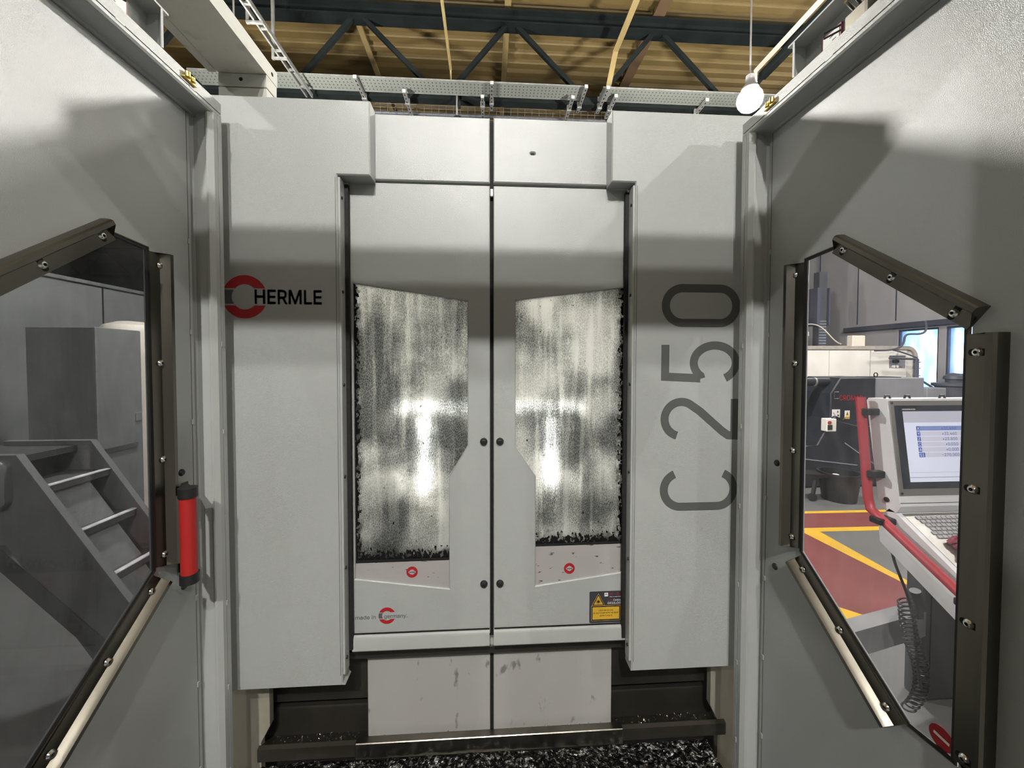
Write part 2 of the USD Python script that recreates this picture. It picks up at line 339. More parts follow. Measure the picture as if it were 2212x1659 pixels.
def copy_of(src, name, shift, label, category, group=None):
    path = '/World/' + numbered('/World', name)
    x = UsdGeom.Xform.Define(stage, path); b = src.base + np.array(shift, float)
    r = x.GetPrim(); r.GetReferences().AddInternalReference(src.path); r.SetInstanceable(True)
    UsdGeom.Xformable(r).ClearXformOpOrder()
    UsdGeom.Xformable(r).GetPrim().GetAttribute('xformOp:translate').Set(Gf.Vec3d(b[0], b[1], b[2] + EYE)) if r.GetAttribute('xformOp:translate') else None
    UsdGeom.Xformable(r).SetXformOpOrder([UsdGeom.XformOp(r.GetAttribute('xformOp:translate'))])
    meta(r, label, category, group)
    return Node(path, b)

def struct(name, mesh, material, kind='structure', smooth=30):
    path = '/World/' + numbered('/World', name)
    m = mesh.copy(); m.vertices = m.vertices + np.array((0, 0, EYE))
    q = usdkit.mesh(stage, path, m, M[material], smooth=smooth); meta(q.GetPrim(), kind=kind)
    return Node(path, (0, 0, -EYE))

# ================================================================ THE HALL
FL = -EYE; CE = 4.90
X0, X1, Y0, Y1 = -20.0, 9.0, -7.0, 21.0
floor = struct('floor', box(X0 - .2, X1 + .2, Y0 - .2, Y1 + .2, FL - .15, FL), 'concrete')
def paint(name, pts, material, h, label=None):
    m = poly_extrude(Polygon(pts), h); m.apply_translation((0, 0, FL)); part(floor, name, m, material, label)
paint('walkway_paint', [(2.20, 3.76), (7.5, 3.72), (7.5, 3.40), (3.55, 3.38), (2.94, 3.36), (2.86, 3.26), (2.94, 2.42), (3.30, 2.20), (4.6, 1.2), (4.1, .6), (2.30, 2.12), (1.6, 2.75), (1.9, 3.2)], 'floor_red', .001, 'dull red walkway paint')
paint('walkway_line', [(2.0, 3.80), (7.5, 3.76), (7.5, 3.70), (2.0, 3.745)], 'floor_yellow', .002)
paint('walkway_line', [(2.84, 3.405), (7.5, 3.375), (7.5, 3.305), (3.0, 3.325)], 'floor_yellow', .002)
paint('walkway_line', [(2.84, 3.405), (3.01, 3.32), (2.955, 2.52), (4.7, 1.25), (4.63, 1.17), (2.90, 2.44)], 'floor_yellow', .003)
paint('walkway_line', [(1.5, 2.85), (1.56, 2.93), (2.335, 2.155), (4.1, .66), (4.05, .58), (2.20, 2.12)], 'floor_yellow', .002)

def deck_profile(y0, y1, z, pitch=.205, depth=.055):
    P = []; y = y0
    while y < y1:
        P += [(y, z), (y + pitch * .42, z), (y + pitch * .52, z + depth), (y + pitch * .90, z + depth)]
        y += pitch
    P.append((y, z)); top = [(y, z + depth + .03), (y0, z + depth + .03)]
    return Polygon(P + top)
dp = deck_profile(Y0, Y1, CE)
ceiling = struct('ceiling', box(X0, X1, Y0, Y1, CE + .095, CE + .13), 'deck')
for a, b in zip((-20, -14.0, -9.0, -5.2, -1.87, .28, 2.33, 5.6), (-14.0, -9.0, -5.2, -1.87, .28, 2.33, 5.6, 9)):
    part(ceiling, 'roof_sheet', along_x(dp, a + .004, b - .004), 'deck', smooth=False)
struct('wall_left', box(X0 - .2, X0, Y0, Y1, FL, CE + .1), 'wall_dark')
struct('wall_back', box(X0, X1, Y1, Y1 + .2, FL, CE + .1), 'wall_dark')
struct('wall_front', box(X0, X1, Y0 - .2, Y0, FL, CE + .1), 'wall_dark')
wp = Polygon([(Y0, FL), (Y1, FL), (Y1, CE + .1), (Y0, CE + .1)])
holes = [sbox(7.27, -.58, 8.05, .69), sbox(6.0, -.27, 7.15, .69), sbox(8.92, .43, 9.30, .64)]
for h in holes: wp = wp.difference(h)
wall_right = struct('wall_right', along_x(wp, X1, X1 + .2), 'wall')
for k, ys in enumerate((9.0, 10.1, 8.1, 7.2, 6.1)):
    part(wall_right, 'cladding_joint', box(X1 - .006, X1 + .01, ys - .012, ys + .012, .9, CE), 'wall_trim')
part(wall_right, 'sill_rail', box(X1 - .09, X1, 2.0, 9.29, .725, .835, .01), 'wall_trim', 'dark blue rail above the windows')
for n, h in enumerate(holes, 1):
    a, c, b, d = h.bounds
    fr = h.buffer(.0).difference(h.buffer(-.035, join_style=2))
    w = struct('window_%d' % n, along_x(fr, X1 + .02, X1 + .12), 'wall_trim')
    part(w, 'pane', along_x(sbox(a + .03, c + .03, b - .03, d - .03), X1 + .06, X1 + .07), 'window_pane')

# purlins under the deck
def purlin(x, w, h, label, m='purlin', z=CE, y0=Y0 + .1, y1=Y1 - .1):
    t = thing('roof_purlin', label, 'roof beam', (x, (y0 + y1) / 2, z - h), kind='thing')
    part(t, 'web', box(x - w * .12, x + w * .12, y0, y1, z - h, z - .001), m)
    part(t, 'flange', box(x - w / 2, x + w / 2, y0, y1, z - h - .012, z - h), m)
purlin(-1.84, .075, .10, 'ochre roof purlin running over the truss above the wide white header')
purlin(.27, .085, .10, 'ochre roof purlin straight above the gap between the two machine doors')
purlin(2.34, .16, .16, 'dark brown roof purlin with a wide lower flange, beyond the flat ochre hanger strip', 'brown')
purlin(-5.2, .10, .12, 'ochre roof purlin far over the pale overhead beam')
purlin(5.6, .10, .12, 'ochre roof purlin at the side of the hall above the lit lamp')

# lattice truss across the hall
TY = 5.40
def truss(y, label):
    tr = thing('roof_truss', label, 'truss', (0, y, 3.5))
    part(tr, 'top_chord', along_x(sbox(y - .09, 4.52, y + .09, 4.70).difference(sbox(y - .10, 4.54, y - .012, 4.68)).difference(sbox(y + .012, 4.54, y + .10, 4.68)), X0 + .05, X1 - .05), 'truss')
    part(tr, 'bottom_chord', along_x(sbox(y - .06, 3.50, y + .06, 3.60), X0 + .05, X1 - .05), 'truss')
    xs = .32
    for n in range(-10, 5):
        c = xs + 2.035 * n
        if c < X0 + 1 or c > X1 - 1: continue
        part(tr, 'diagonal', beam((c - .08, y, 4.53), (c - .87, y, 3.59), .055, .055, (0, 1, 0)), 'truss'); part(tr, 'diagonal', beam((c + .08, y, 4.53), (c + 1.04, y, 3.59), .055, .055, (0, 1, 0)), 'truss')
truss(TY, 'dark green steel lattice truss crossing under the ochre roof above the machine')
truss(11.4, 'dark lattice truss glimpsed through the dim pane, second from the machine')
truss(17.4, 'dark lattice truss glimpsed through the dim pane, farthest from the machine')

# perforated cable tray along the truss, its brackets and the wire basket
def tray_piece(x0, x1, label):
    t = thing('cable_tray', label, 'cable tray', ((x0 + x1) / 2, 5.1, 3.49))
    part(t, 'tray_bed', box(x0, x1, 4.99, 5.24, 3.49, 3.493), 'tray')
    part(t, 'side_wall', box(x0, x1, 4.985, 4.99, 3.488, 3.508), 'galv'); part(t, 'side_wall', box(x0, x1, 5.24, 5.245, 3.488, 3.55), 'galv')
tray_piece(-3.6, 1.22, 'long grey perforated cable tray above the machine headers')
tray_piece(1.47, 4.6, 'grey perforated cable tray running towards the lit lamp')
def bracket(x, y0, z0, L, label):
    t = thing('strut_bracket', label, 'bracket', (x, y0, z0), 'slotted strut brackets on the truss')
    prof = sbox(-.021, 0, .021, .041).difference(sbox(-.018, .003, .018, .042))
    part(t, 'channel', along_y(affinity.translate(prof, x, z0), y0, y0 + L), 'galv')
    for k in range(int(L / .07)):
        part(t, 'slot', box(x - .007, x + .007, y0 + .03 + k * .07, y0 + .062 + k * .07, z0 - .0005, z0 + .001), 'hole')
    part(t, 'end_cap', box(x - .021, x + .021, y0 - .004, y0, z0, z0 + .041), 'beam_paint')
    part(t, 'beam_clamp', box(x - .03, x + .03, TY - .09, TY - .06, z0 - .01, z0 + .07), 'galv')
bracket(-1.62, 4.95, 3.445, .55, 'slotted strut bracket under the tray nearest the cable ladder')
bracket(-1.06, 5.10, 3.40, .62, 'slotted strut bracket hanging low above the header beside the tall cover')
bracket(-.07, 5.14, 3.40, .60, 'slotted strut bracket hanging low, beside the one at the tray joint over the door gap')
bracket(.05, 4.95, 3.445, .52, 'slotted strut bracket crossing the tray joint above the door gap')
bracket(1.10, 5.08, 3.40, .62, 'slotted strut bracket hanging low just before the break in the tray')
bracket(1.24, 4.94, 3.445, .50, 'slotted strut bracket at the end of the long tray')
bracket(1.52, 4.94, 3.445, .50, 'slotted strut bracket at the start of the short tray')
bracket(1.66, 5.05, 3.42, .45, 'slotted strut bracket with pale end, just after the break in the tray')
bracket(2.88, 5.05, 3.42, .50, 'slotted strut bracket nearest the lit lamp')
wb = thing('wire_basket', 'thin wire cable basket slung behind the truss', 'wire basket', (.2, 5.7, 3.62))
W = []
for y, z in ((5.56, 3.55), (5.56, 3.50), (5.62, 3.46), (5.70, 3.46), (5.76, 3.50), (5.76, 3.55)):
    W.append(box(-1.6, 1.75, y - .002, y + .002, z - .002, z + .002))
part(wb, 'long_wire', cat(W), 'galv')
W = []
for k in range(34):
    x = -1.58 + k * .1
    W += [box(x - .0015, x + .0015, 5.56, 5.70, 3.457, 3.46), beam((x, 5.56, 3.55), (x, 5.56, 3.46), .003, .003, (0, 1, 0)), beam((x, 5.70, 3.46), (x, 5.76, 3.55), .003, .003, (1, 0, 0))]
part(wb, 'cross_wire', cat(W), 'galv')
part(wb, 'cable_bundle', cyl((-1.6, 5.66, 3.485), (1.7, 5.66, 3.485), .022, 10), 'wall_trim')
solo('conduit_pipe', 'thin pale conduit pipe running in front of the truss down to the tray', 'pipe', cat(cyl((-.49, 2.0, 3.86), (-.49, 5.30, 3.86), .018, 10), cyl((-.49, 5.29, 3.86), (-.49, 5.31, 3.72), .012, 8)), 'purlin')
solo('hanger_strip', 'flat ochre hanger strip slanting across the truss top chord', 'strip', cat(box(1.69, 1.765, 2.5, 5.30, 4.195, 4.205), beam((1.73, 5.30, 4.2), (1.62, 5.34, 3.62), .07, .008, (0, 1, 0)), box(1.52, 1.72, 5.30, 5.34, 3.60, 3.64)), 'purlin')
solo('side_conduit', 'bright cream conduit strip leading down to the lit lamp', 'conduit', cat(box(3.58, 3.63, 2.4, 5.15, 3.90, 3.93), box(3.585, 3.61, 5.12, 5.15, 3.75, 3.90), cyl((3.60, 5.12, 3.75), (3.42, 4.95, 3.62), .014, 8)), 'beige')
solo('side_trunking', 'dark cable trunking hung beside the cream conduit strip', 'trunking', box(3.68, 3.78, 2.4, 5.20, 3.84, 3.93, .006), 'truss')
# cable ladder over the pale overhead beam
la = thing('cable_ladder', 'narrow galvanised cable ladder running over the pale overhead beam', 'cable ladder', (-2.28, 4.2, 3.36))
for x in (-2.308, -2.241):
    part(la, 'side_rail', box(x - .009, x + .009, 1.8, 5.22, 3.365, 3.41), 'galv')
for k in range(12):
    part(la, 'rung', box(-2.308, -2.241, 1.95 + k * .28, 1.975 + k * .28, 3.372, 3.387), 'galv')
for y in (3.48, 4.10, 4.56):
    part(la, 'hanger', box(-2.385, -2.356, y - .012, y + .012, 3.34, 4.895), 'galv'); part(la, 'hanger_foot', box(-2.385, -2.22, y - .015, y + .015, 3.345, 3.363), 'galv')
pd = thing('black_pendant', 'small black domed pendant hanging in front of the truss above the doors', 'pendant', (-.48, 5.25, 3.2))  # black dome with a rod and a hook block
dm = lathe([(0, .10), (.06, .095), (.12, .06), (.15, .0), (.14, 0), (0, .01)], 24); dm.apply_translation((-.42, 5.30, 3.58)); part(pd, 'dome', dm, 'truss')
part(pd, 'rod', cyl((-.41, 5.30, 3.22), (-.41, 5.30, 3.58), .012, 10), 'galv')
part(pd, 'hook_block', cat(box(-.395, -.36, 5.28, 5.32, 3.36, 3.45, .008), cyl((-.40, 5.30, 3.20), (-.40, 5.30, 3.24), .05, 14)), 'truss')

# hanging lamps, one in view, the rest unseen: housing, lens, stem
def lamp(x, y, z, label, k=1.0, lens='lens'):
    t = thing('ceiling_lamp', label, 'lamp', (x, y, z), None)
    hb = lathe([(0, .30), (.05, .30), (.06, .20), (.09, .16), (.10, .13), (.09, .13), (0, .15)], 28); hb.apply_scale(k); hb.apply_translation((x, y, z)); part(t, 'housing', hb, 'lamp_body')
    ln = lathe([(0, -.15), (.06, -.137), (.106, -.106), (.137, -.06), (.15, 0), (.137, .06), (.106, .106), (.085, .132), (0, .14)], 24); ln.apply_scale(k); ln.apply_translation((x, y, z)); part(t, 'globe', ln, lens)
    part(t, 'stem', cyl((x, y, z + .29 * k), (x, y, CE - .01), .008, 8), 'lamp_body')
LB = ['lit hanging lamp glowing over the tall cover beside the window door', 'unseen hanging lamp beyond the machine on the stair side, lighting the opposite window door', 'first of the two unseen hanging lamps lighting the machine front', 'unseen hanging lamp lighting the machine front, nearest the machine', 'unseen hanging lamp behind the viewpoint on the stair side, lighting the window doors', 'unseen hanging lamp behind the viewpoint on the console side, lighting the window doors', 'unseen hanging lamp lighting the operator console', 'unseen hanging lamp lighting the black sawing machine']
for p, l in zip(LAMPS, LB): lamp(*p, l, {0: .72, 1: .78, 2: .51, 3: .32, 4: .26, 5: .26, 6: .75}.get(LB.index(l), 1.0), 'lens_unseen' if LB.index(l) in (2, 3, 4, 5) else 'lens_side' if LB.index(l) in (0, 1) else 'lens')

# ================================================================ THE MILLING MACHINE FRONT
mm = thing('milling_machine', 'light grey milling machine front with two lit loading doors', 'milling machine', (.0115, 1.5, FL))
def with_cuts(p, *cs):
    for c in cs: p = p.difference(c)
    return p
YF, YD = 1.05, 1.10
# tall side covers
cl = Polygon([(-.74, -.873), (-.385, -.873), (-.391, -.866), (-.391, .484), (-.3065, .484), (-.3065, .676), (-.74, .676)])
cr = Polygon([(.765, -.873), (.401, -.873), (.4015, -.866), (.4015, .487), (.335, .487), (.335, .678), (.765, .678)])
covL = part(mm, 'side_cover', front(cl, 1.098, YF, .003), 'coat', 'tall light grey side cover with the red ring emblem')
covR = part(mm, 'side_cover', front(cr, 1.098, YF, .003), 'coat', 'tall light grey side cover with the big upright lettering')
for cov, s, xi in ((covL, 1, -.391), (covR, -1, .4015)):
    a, b = sorted((xi, xi + s * .006)); part(cov, 'edge_trim', box(a, b, 1.053, 1.085, -.845, .480, .001), 'coat_smooth')
    a, b = sorted((xi - s * .0055, xi - s * .0045)); part(cov, 'trim_groove', box(a, b, YF - .0004, YF + .002, -.845, .478), 'grey_print')
    for k in range(6):
        z = .43 - k * .247
        sc = cyl((xi + s * .0055, 1.064, z), (xi + s * .0085, 1.064, z), .0042, 12); part(cov, 'screw', sc, 'black')
    a, b = sorted((xi + s * .0065, xi + s * .016)); part(cov, 'brush_seal', box(a, b, 1.083, 1.094, -.80, .474), 'rubber')
# emblem and word on the first cover
def ring_emblem(cx, cz, R, r, lo, hi):
    ring = Point(cx, cz).buffer(R, 48).difference(Point(cx, cz).buffer(r, 48))
    up = ring.intersection(sbox(cx - R, cz + hi, cx + R, cz + R)); dn = ring.intersection(sbox(cx - R, cz - R, cx + R, cz - hi))
    bar = ring.intersection(sbox(cx - R, cz - lo, cx - r * .6, cz + lo))
    return up, dn, bar
up, dn, bar = ring_emblem(-.6265, .1655, .0555, .0325, .0178, .0222)
part(covL, 'emblem_arc', front(up, YF, YF - .0006), 'red_print', 'red upper arc of the ring emblem'); part(covL, 'emblem_arc', front(dn, YF, YF - .0006), 'red_print', 'red lower arc of the ring emblem')
part(covL, 'emblem_block', front(bar, YF, YF - .0006), 'grey_print', 'dark grey block of the ring emblem')
_h = text('HERMLE', .0352, -.602, .1484, YF, width=.169, bold=True)
part(covL, 'lettering', cat([_h.copy().apply_translation((a, 0, b)) for a, b in ((-.0006, 0), (.0006, 0))]), 'silver_print', 'silver grey capital lettering')
# C 250 reading upwards: glyphs from bent strokes, cap height along x
def glyphs(H, w, pos):
    """uniform-stroke figures in (u right along reading, v up); returns list of polygons"""
    sw = w
    def st(pts): return LineString(pts).buffer(sw / 2, cap_style=2, join_style=2, mitre_limit=3)
    def arc(cx, cy, rx, ry, a0, a1, n=28): return [(cx + rx * math.cos(math.radians(a0 + (a1 - a0) * i / n)), cy + ry * math.sin(math.radians(a0 + (a1 - a0) * i / n))) for i in range(n + 1)]
    h = H - sw; b = sw / 2; out = []
    W = .118; r = (W - sw) / 2
    u = pos[0]; cx = u + b + r                      # C
    R = r * 1.0
    out.append(st(arc(cx, b + h - R, r, R, 22, 180) + arc(cx, b + R, r, R, 180, 338)))
    u = pos[1]; cx = u + b + r                      # 2
    out.append(st(arc(cx, b + h - R, r, R, 165, -32) + [(cx + r * .45, b + h * .50), (cx - r * .72, b + h * .18), (cx - r * .98, b + h * .09), (cx - r, b), (cx + r * 1.16, b)]))
    u = pos[2]; cx = u + b + r; q = h * .295         # 5
    out.append(unary_union([st([(cx + r * 1.02, b + h), (cx - r * .82, b + h), (cx - r * .92, b + h * .50)]), st([(cx - r * .93, b + h * .485)] + arc(cx - r * .02, b + q, r * 1.02, q * 1.02, 138, -150, 40))]))
    u = pos[3]; cx = u + b + r                      # 0
    out.append(st(arc(cx, b + h - R, r, R, 0, 180) + arc(cx, b + R, r, R, 180, 360) + [(cx + r, b + h - R)]))
    return out
for g, nm in zip(glyphs(.224, .0225, (-.4186, -.2195, -.0622, .0951)), 'C250'):
    g2 = affinity.affine_transform(g, [0, -1, 1, 0, .702, 0])      # u -> z, v -> -x
    part(covR, 'lettering', front(g2, YF, YF - .0006), 'grey_print', 'dark grey printed character %s' % nm)
# headers over the doors
hl = with_cuts(sbox(-.318, .496, .0055, .6745)); hr = with_cuts(sbox(.0155, .498, .347, .6765), affinity.scale(Point(.1255, .579).buffer(.0035), 2.0, 1.0))
hr = with_cuts(sbox(.0155, .498, .347, .6765), affinity.translate(LineString([(-.0035, 0), (.0035, 0)]).buffer(.003, 8), .1255, .581))
part(mm, 'header_panel', front(hl, 1.125, YD, .003), 'coat', 'light grey header panel beside the red ring emblem cover')
part(mm, 'header_panel', front(hr, 1.125, YD, .003), 'coat', 'light grey header panel with a small slot')
part(mm, 'header_strip', box(-.36, .39, 1.128, 1.135, .45, .50), 'hole')
# loading doors
dL = Polygon([(-.380, -.782), (.0055, -.782), (.0055, .489), (-.380, .489)])
dR = Polygon([(.0155, -.782), (.4000, -.782), (.4000, .489), (.0155, .489)])
wL = Polygon([(-.3715, .2134), (-.0575, .1690), (-.0575, -.2380), (-.1108, -.3265), (-.1108, -.6478), (-.3725, -.6109)])
wR = Polygon([(.0780, .1715), (.3935, .2110), (.3935, -.6155), (.1360, -.6485), (.1360, -.3300), (.0780, -.2430)])
for k, (d, w, zb, sx, lab, bx) in enumerate(((dL, wL, -.566, -.2164, 'loading door with the printed country mark', -.0125), (dR, wR, -.533, .236, 'loading door with the dark warning sticker', .0335))):
    d2 = d.difference(w)
    door = part(mm, 'loading_door', front(d2, 1.128, YD, .0025), 'coat', lab)
    xs = [p[0] for p in w.exterior.coords]
    part(door, 'window_pane', front(w.buffer(.006, join_style=2), 1.124, 1.110), wet_pane('wet_pane_%d' % k, min(xs) - (.02 if k else 0), max(xs) if k else .0, zb + EYE), 'coolant-streaked lit window pane', smooth=False)
    lower = w.intersection(sbox(-1, -1, 1, zb))
    part(door, 'film_strip', front(lower.buffer(.003, join_style=2), 1.1095, 1.108), M['film'], 'opaque pinkish strip at the foot of the pane')
    part(door, 'grime_line', front(LineString([(min(xs), zb), (min(max(xs), .5), zb + .002)]).buffer(.004, 2).intersection(w), 1.1078, 1.1074), 'hole')
    cz = -.600 if k == 0 else -.604
    disc = Point(sx, cz).buffer(.0158, 24); eye_ = Point(sx, cz).buffer(.0075, 16).union(affinity.scale(Point(sx, cz).buffer(.0105, 16), 1, .42))
    ro = part(door, 'round_sticker', front(disc, 1.1078, 1.1070), 'red_print', 'round red sticker on the strip')
    part(door, 'round_sticker_eye', front(eye_, 1.1070, 1.1066), 'film'); part(door, 'round_sticker_bar', front(sbox(sx - .008, cz - .0012, sx + .008, cz + .0012), 1.1066, 1.1064), 'grey_print')
    for z in (-.228, -.637):
        c = lathe([(0, .006), (.003, .006), (.0033, .0085), (.007, .0075), (.0100, .004), (.0108, 0), (0, 0)], 20)
        part(door, 'cap_bolt', place(c, (bx, YD, z), (1, 0, 0), (0, 0, 1), (0, -1, 0)), 'black')
    xa, xb = d.bounds[0], d.bounds[2]
    lip = along_x(Polygon([(1.128, -.768), (1.094, -.768), (1.090, -.771), (1.088, -.776), (1.087, -.808), (1.090, -.812), (1.128, -.812)]), xa + (.002 if k == 0 else 0), xb - .002)
    part(door, 'bottom_lip', lip, 'coat_smooth')
    part(door, 'lip_shadow_gap', box(xa + .002, xb - .002, 1.0965, 1.1005, -.768, -.7655), 'hole')
    if k == 0:
        up, dn, bar = ring_emblem(-.2855, -.7185, .0235, .0137, .0075, .0100)
        part(door, 'emblem_arc', front(up, YD, YD - .0005), 'red_print'); part(door, 'emblem_arc', front(dn, YD, YD - .0005), 'red_print'); part(door, 'emblem_block', front(bar, YD, YD - .0005), 'grey_print')
        part(door, 'lettering', text('made in', .0105, -.3725, -.7265, YD, width=.0555, depth=.0005), 'grey_print'); part(door, 'lettering', text('germany.', .0105, -.2935, -.7255, YD, width=.0650, depth=.0005), 'grey_print')
    else:
        x0s, x1s, z0s, z1s = .2940, .3935, -.7640, -.6705; Wd, Hd = x1s - x0s, z1s - z0s
        st = part(door, 'warning_sticker', front(sbox(x0s + .004, z0s + .004, x1s - .004, z1s - .004).buffer(.004, 6), YD, YD - .0005), 'sticker_dark', 'dark square laser warning sticker')
        T = lambda u, v: (x0s + u * Wd, z1s - v * Hd)
        ye = YD - .0005
        part(door, 'sticker_triangle', front(Polygon([T(.265, .07), T(.07, .445), T(.46, .445)]), ye, ye - .0003), 'yellow_print'); part(door, 'sticker_triangle_edge', front(Polygon([T(.265, .085), T(.085, .437), T(.445, .437)]), ye - .0003, ye - .0005), 'hole')
        part(door, 'sticker_triangle_field', front(Polygon([T(.265, .135), T(.125, .415), T(.405, .415)]), ye - .0005, ye - .0007), 'yellow_print')
        rays = [LineString([T(.265, .32), (T(.265, .32)[0] + .0085 * math.cos(a), T(.265, .32)[1] + .0085 * math.sin(a))]).buffer(.0003) for a in np.arange(16) * math.pi / 8]
        part(door, 'sticker_burst', front(unary_union(rays + [Point(T(.265, .32)).buffer(.0034)]), ye - .0007, ye - .0009), 'hole')
        part(door, 'sticker_field_edge', front(Polygon([T(.055, .455), T(.93, .455), T(.93, .93), T(.055, .93)]), ye, ye - .0002), 'yellow_print'); part(door, 'sticker_field_border', front(Polygon([T(.065, .465), T(.92, .465), T(.92, .92), T(.065, .92)]), ye - .0002, ye - .0004), 'hole')
        part(door, 'sticker_field', front(Polygon([T(.09, .495), T(.89, .495), T(.89, .885), T(.09, .885)]), ye - .0004, ye - .0006), 'yellow_print')
        for s_, v, wd in (('LASER RADIATION', .610, .44), ('DO NOT STARE INTO THE BEAM', .690, .74), ('LASER CLASS II', .775, .38)):
            x, z = T(.49, v); part(door, 'lettering', text(s_, .0036, x, z - .001, ye - .0006, width=wd * Wd, depth=.0003, align='c'), 'hole')
        x, z = T(.445, .165); part(door, 'sticker_logo', front(sbox(x, z, x + .0105, z + .0105), ye, ye - .0003), 'white_print'); part(door, 'sticker_logo_roof', front(Polygon([(x + .001, z + .004), (x + .00525, z + .009), (x + .0095, z + .004), (x + .0075, z + .004), (x + .00525, z + .0065), (x + .003, z + .004)]), ye - .0003, ye - .0005), 'red_print')
        for s_, (u, v), h_, wd, m_ in (('BLUM', (.60, .135), .0075, .34, 'maroon_print'), ('focus on productivity', (.60, .19), .0022, .34, 'white_print'), ('Laser', (.545, .315), .0058, .165, 'maroon_print'), ('Control', (.715, .315), .0058, .225, 'white_print'), ('DIGILOG', (.545, .41), .0056, .395, 'white_print')):
            x, z = T(u, v); part(door, 'lettering', text(s_, h_, x, z, ye, width=wd * Wd, depth=.0003), m_)
# gap strip between the doors and its small white clip
part(mm, 'door_seal', cat(box(.003, .018, 1.118, 1.140, -.80, .674), box(.003, .019, 1.172, 1.186, -1.13, -.78)), 'rubber')
part(mm, 'gap_clip', box(.0068, .0145, 1.104, 1.112, .462, .482, .001), 'white_print')
# lower apron panels
for a, b, lb in ((-.361, .0055, 'scuffed lower apron panel under the country mark'), (.0160, .3825, 'scuffed lower apron panel under the warning sticker')):
    part(mm, 'apron_panel', front(sbox(a, -1.131, b, -.775), 1.185, 1.165, .002), 'coat_dirty', lb)
# inside of the work area (seen as a blur through the wet panes)
part(mm, 'liner_back', box(-.50, .52, 1.80, 1.82, -.85, .60), 'liner'); part(mm, 'liner_side', box(-.52, -.50, 1.14, 1.82, -.85, .60), 'liner'); part(mm, 'liner_side', box(.52, .54, 1.14, 1.82, -.85, .60), 'liner')
part(mm, 'liner_roof', box(-.52, .54, 1.14, 1.82, .60, .62), 'liner'); part(mm, 'liner_floor', box(-.52, .54, 1.14, 1.82, -.87, -.85), 'trough')
part(mm, 'liner_front', front(sbox(-.52, -.87, .54, .62).difference(sbox(-.374, -.66, .398, .22)), 1.160, 1.148), 'liner')
part(mm, 'spindle_head', cat(box(-.12, .14, 1.45, 1.78, .02, .50, .02), cyl((.01, 1.55, -.16), (.01, 1.55, .03), .075, 28), cyl((.01, 1.55, -.24), (.01, 1.55, -.15), .035, 20)), 'white_machine')
part(mm, 'rotary_table', cat(box(-.36, .38, 1.40, 1.70, -.66, -.56, .02), cyl((.01, 1.55, -.57), (.01, 1.55, -.50), .15, 36), box(-.44, -.34, 1.45, 1.65, -.80, -.42, .02), box(.36, .46, 1.45, 1.65, -.80, -.42, .02)), 'steel')
for x in (-.29, .29):  # lamp bars placed to give the bright upright streaks in the panes
    part(mm, 'work_lamp', box(x - .022, x + .022, 1.775, 1.795, -.60, -.26, .006), 'work_lamp')
part(mm, 'work_lamp', box(-.44, .46, 1.18, 1.30, .57, .598, .006), 'work_lamp')  # out of view under the liner roof, brightens the tops of the panes
part(mm, 'work_lamp', box(-.42, .44, 1.775, 1.795, -.235, -.19, .006), 'work_lamp_soft')  # placed to give the bright level band across the panes
# chip trough and stained housing under the doors
part(mm, 'trough_back', box(-.76, .80, 1.24, 1.25, -1.50, -.88), 'hole')
part(mm, 'trough_wall', along_x(Polygon([(1.203, -1.158), (1.225, -1.158), (1.225, -1.058), (1.203, -1.058), (1.200, -1.064)]), -.70, .72), 'trough')
part(mm, 'upper_brace', box(-.70, .72, 1.19, 1.235, -1.03, -.88), 'trough')
part(mm, 'trough_ledge', along_x(Polygon([(1.135, -1.122), (1.145, -1.117), (1.21, -1.150), (1.21, -1.17), (1.16, -1.165), (1.135, -1.158)]), -.665, .735), 'trough', 'oily steel ledge with metal chips')
part(mm, 'ledge_lip', box(-.387, .4075, 1.126, 1.150, -1.160, -1.112, .002), 'steel', 'brighter middle lip of the ledge')
part(mm, 'side_housing', along_y(Polygon([(-.78, -1.54), (-.66, -1.54), (-.66, -1.11), (-.634, -1.06), (-.634, -.88), (-.78, -.88)]), 1.145, 1.165), 'stained', 'stained beige housing wall beside the trough'); part(mm, 'side_housing', along_y(Polygon([(.81, -1.54), (.715, -1.54), (.715, -1.12), (.690, -1.07), (.690, -.88), (.81, -.88)]), 1.145, 1.165), 'stained', 'stained beige housing wall with a torn edge')
part(mm, 'chute_bracket', front(Polygon([(.50, -1.25), (.55, -1.165), (.66, -1.165), (.66, -1.30), (.52, -1.30)]), 1.128, 1.122), 'stained')
cm = trimesh.creation.box((1.36, .55, .02)); 
gx, gy = np.meshgrid(np.linspace(-.645, .665, 140), np.linspace(.80, 1.122, 60)); gz = -1.168 + .014 * meshkit.fbm(np.stack([gx * 6, gy * 6, gx * 0], -1), 3) + .010 * meshkit.noise(np.stack([gx * 70, gy * 70, gx * 0], -1))
idx = np.arange(140 * 60).reshape(60, 140); q = np.stack([idx[:-1, :-1], idx[:-1, 1:], idx[1:, 1:], idx[1:, :-1]], -1).reshape(-1, 4)
part(mm, 'chip_bed', trimesh.Trimesh(np.stack([gx, gy, gz], -1).reshape(-1, 3), np.vstack([q[:, [0, 1, 2]], q[:, [0, 2, 3]]]), process=False), 'chips', 'heap of glittering metal chips in the dark trough', smooth=False, kind='stuff')
rng = np.random.RandomState(4); C = []
for k in range(260):
    x, t_ = rng.uniform(-.64, .70), rng.uniform(0, 1); y = 1.145 + t_ * .055; z = -1.118 - t_ * .028
    c = trimesh.creation.box((rng.uniform(.002, .007), rng.uniform(.001, .003), .0008)); c.apply_transform(trimesh.transformations.random_rotation_matrix(rng.rand(3))); c.apply_translation((x, y, z + .003)); C.append(c)
part(mm, 'loose_chips', cat(C), 'chrome', 'scattered bright chips on the ledge', smooth=False, kind='stuff')
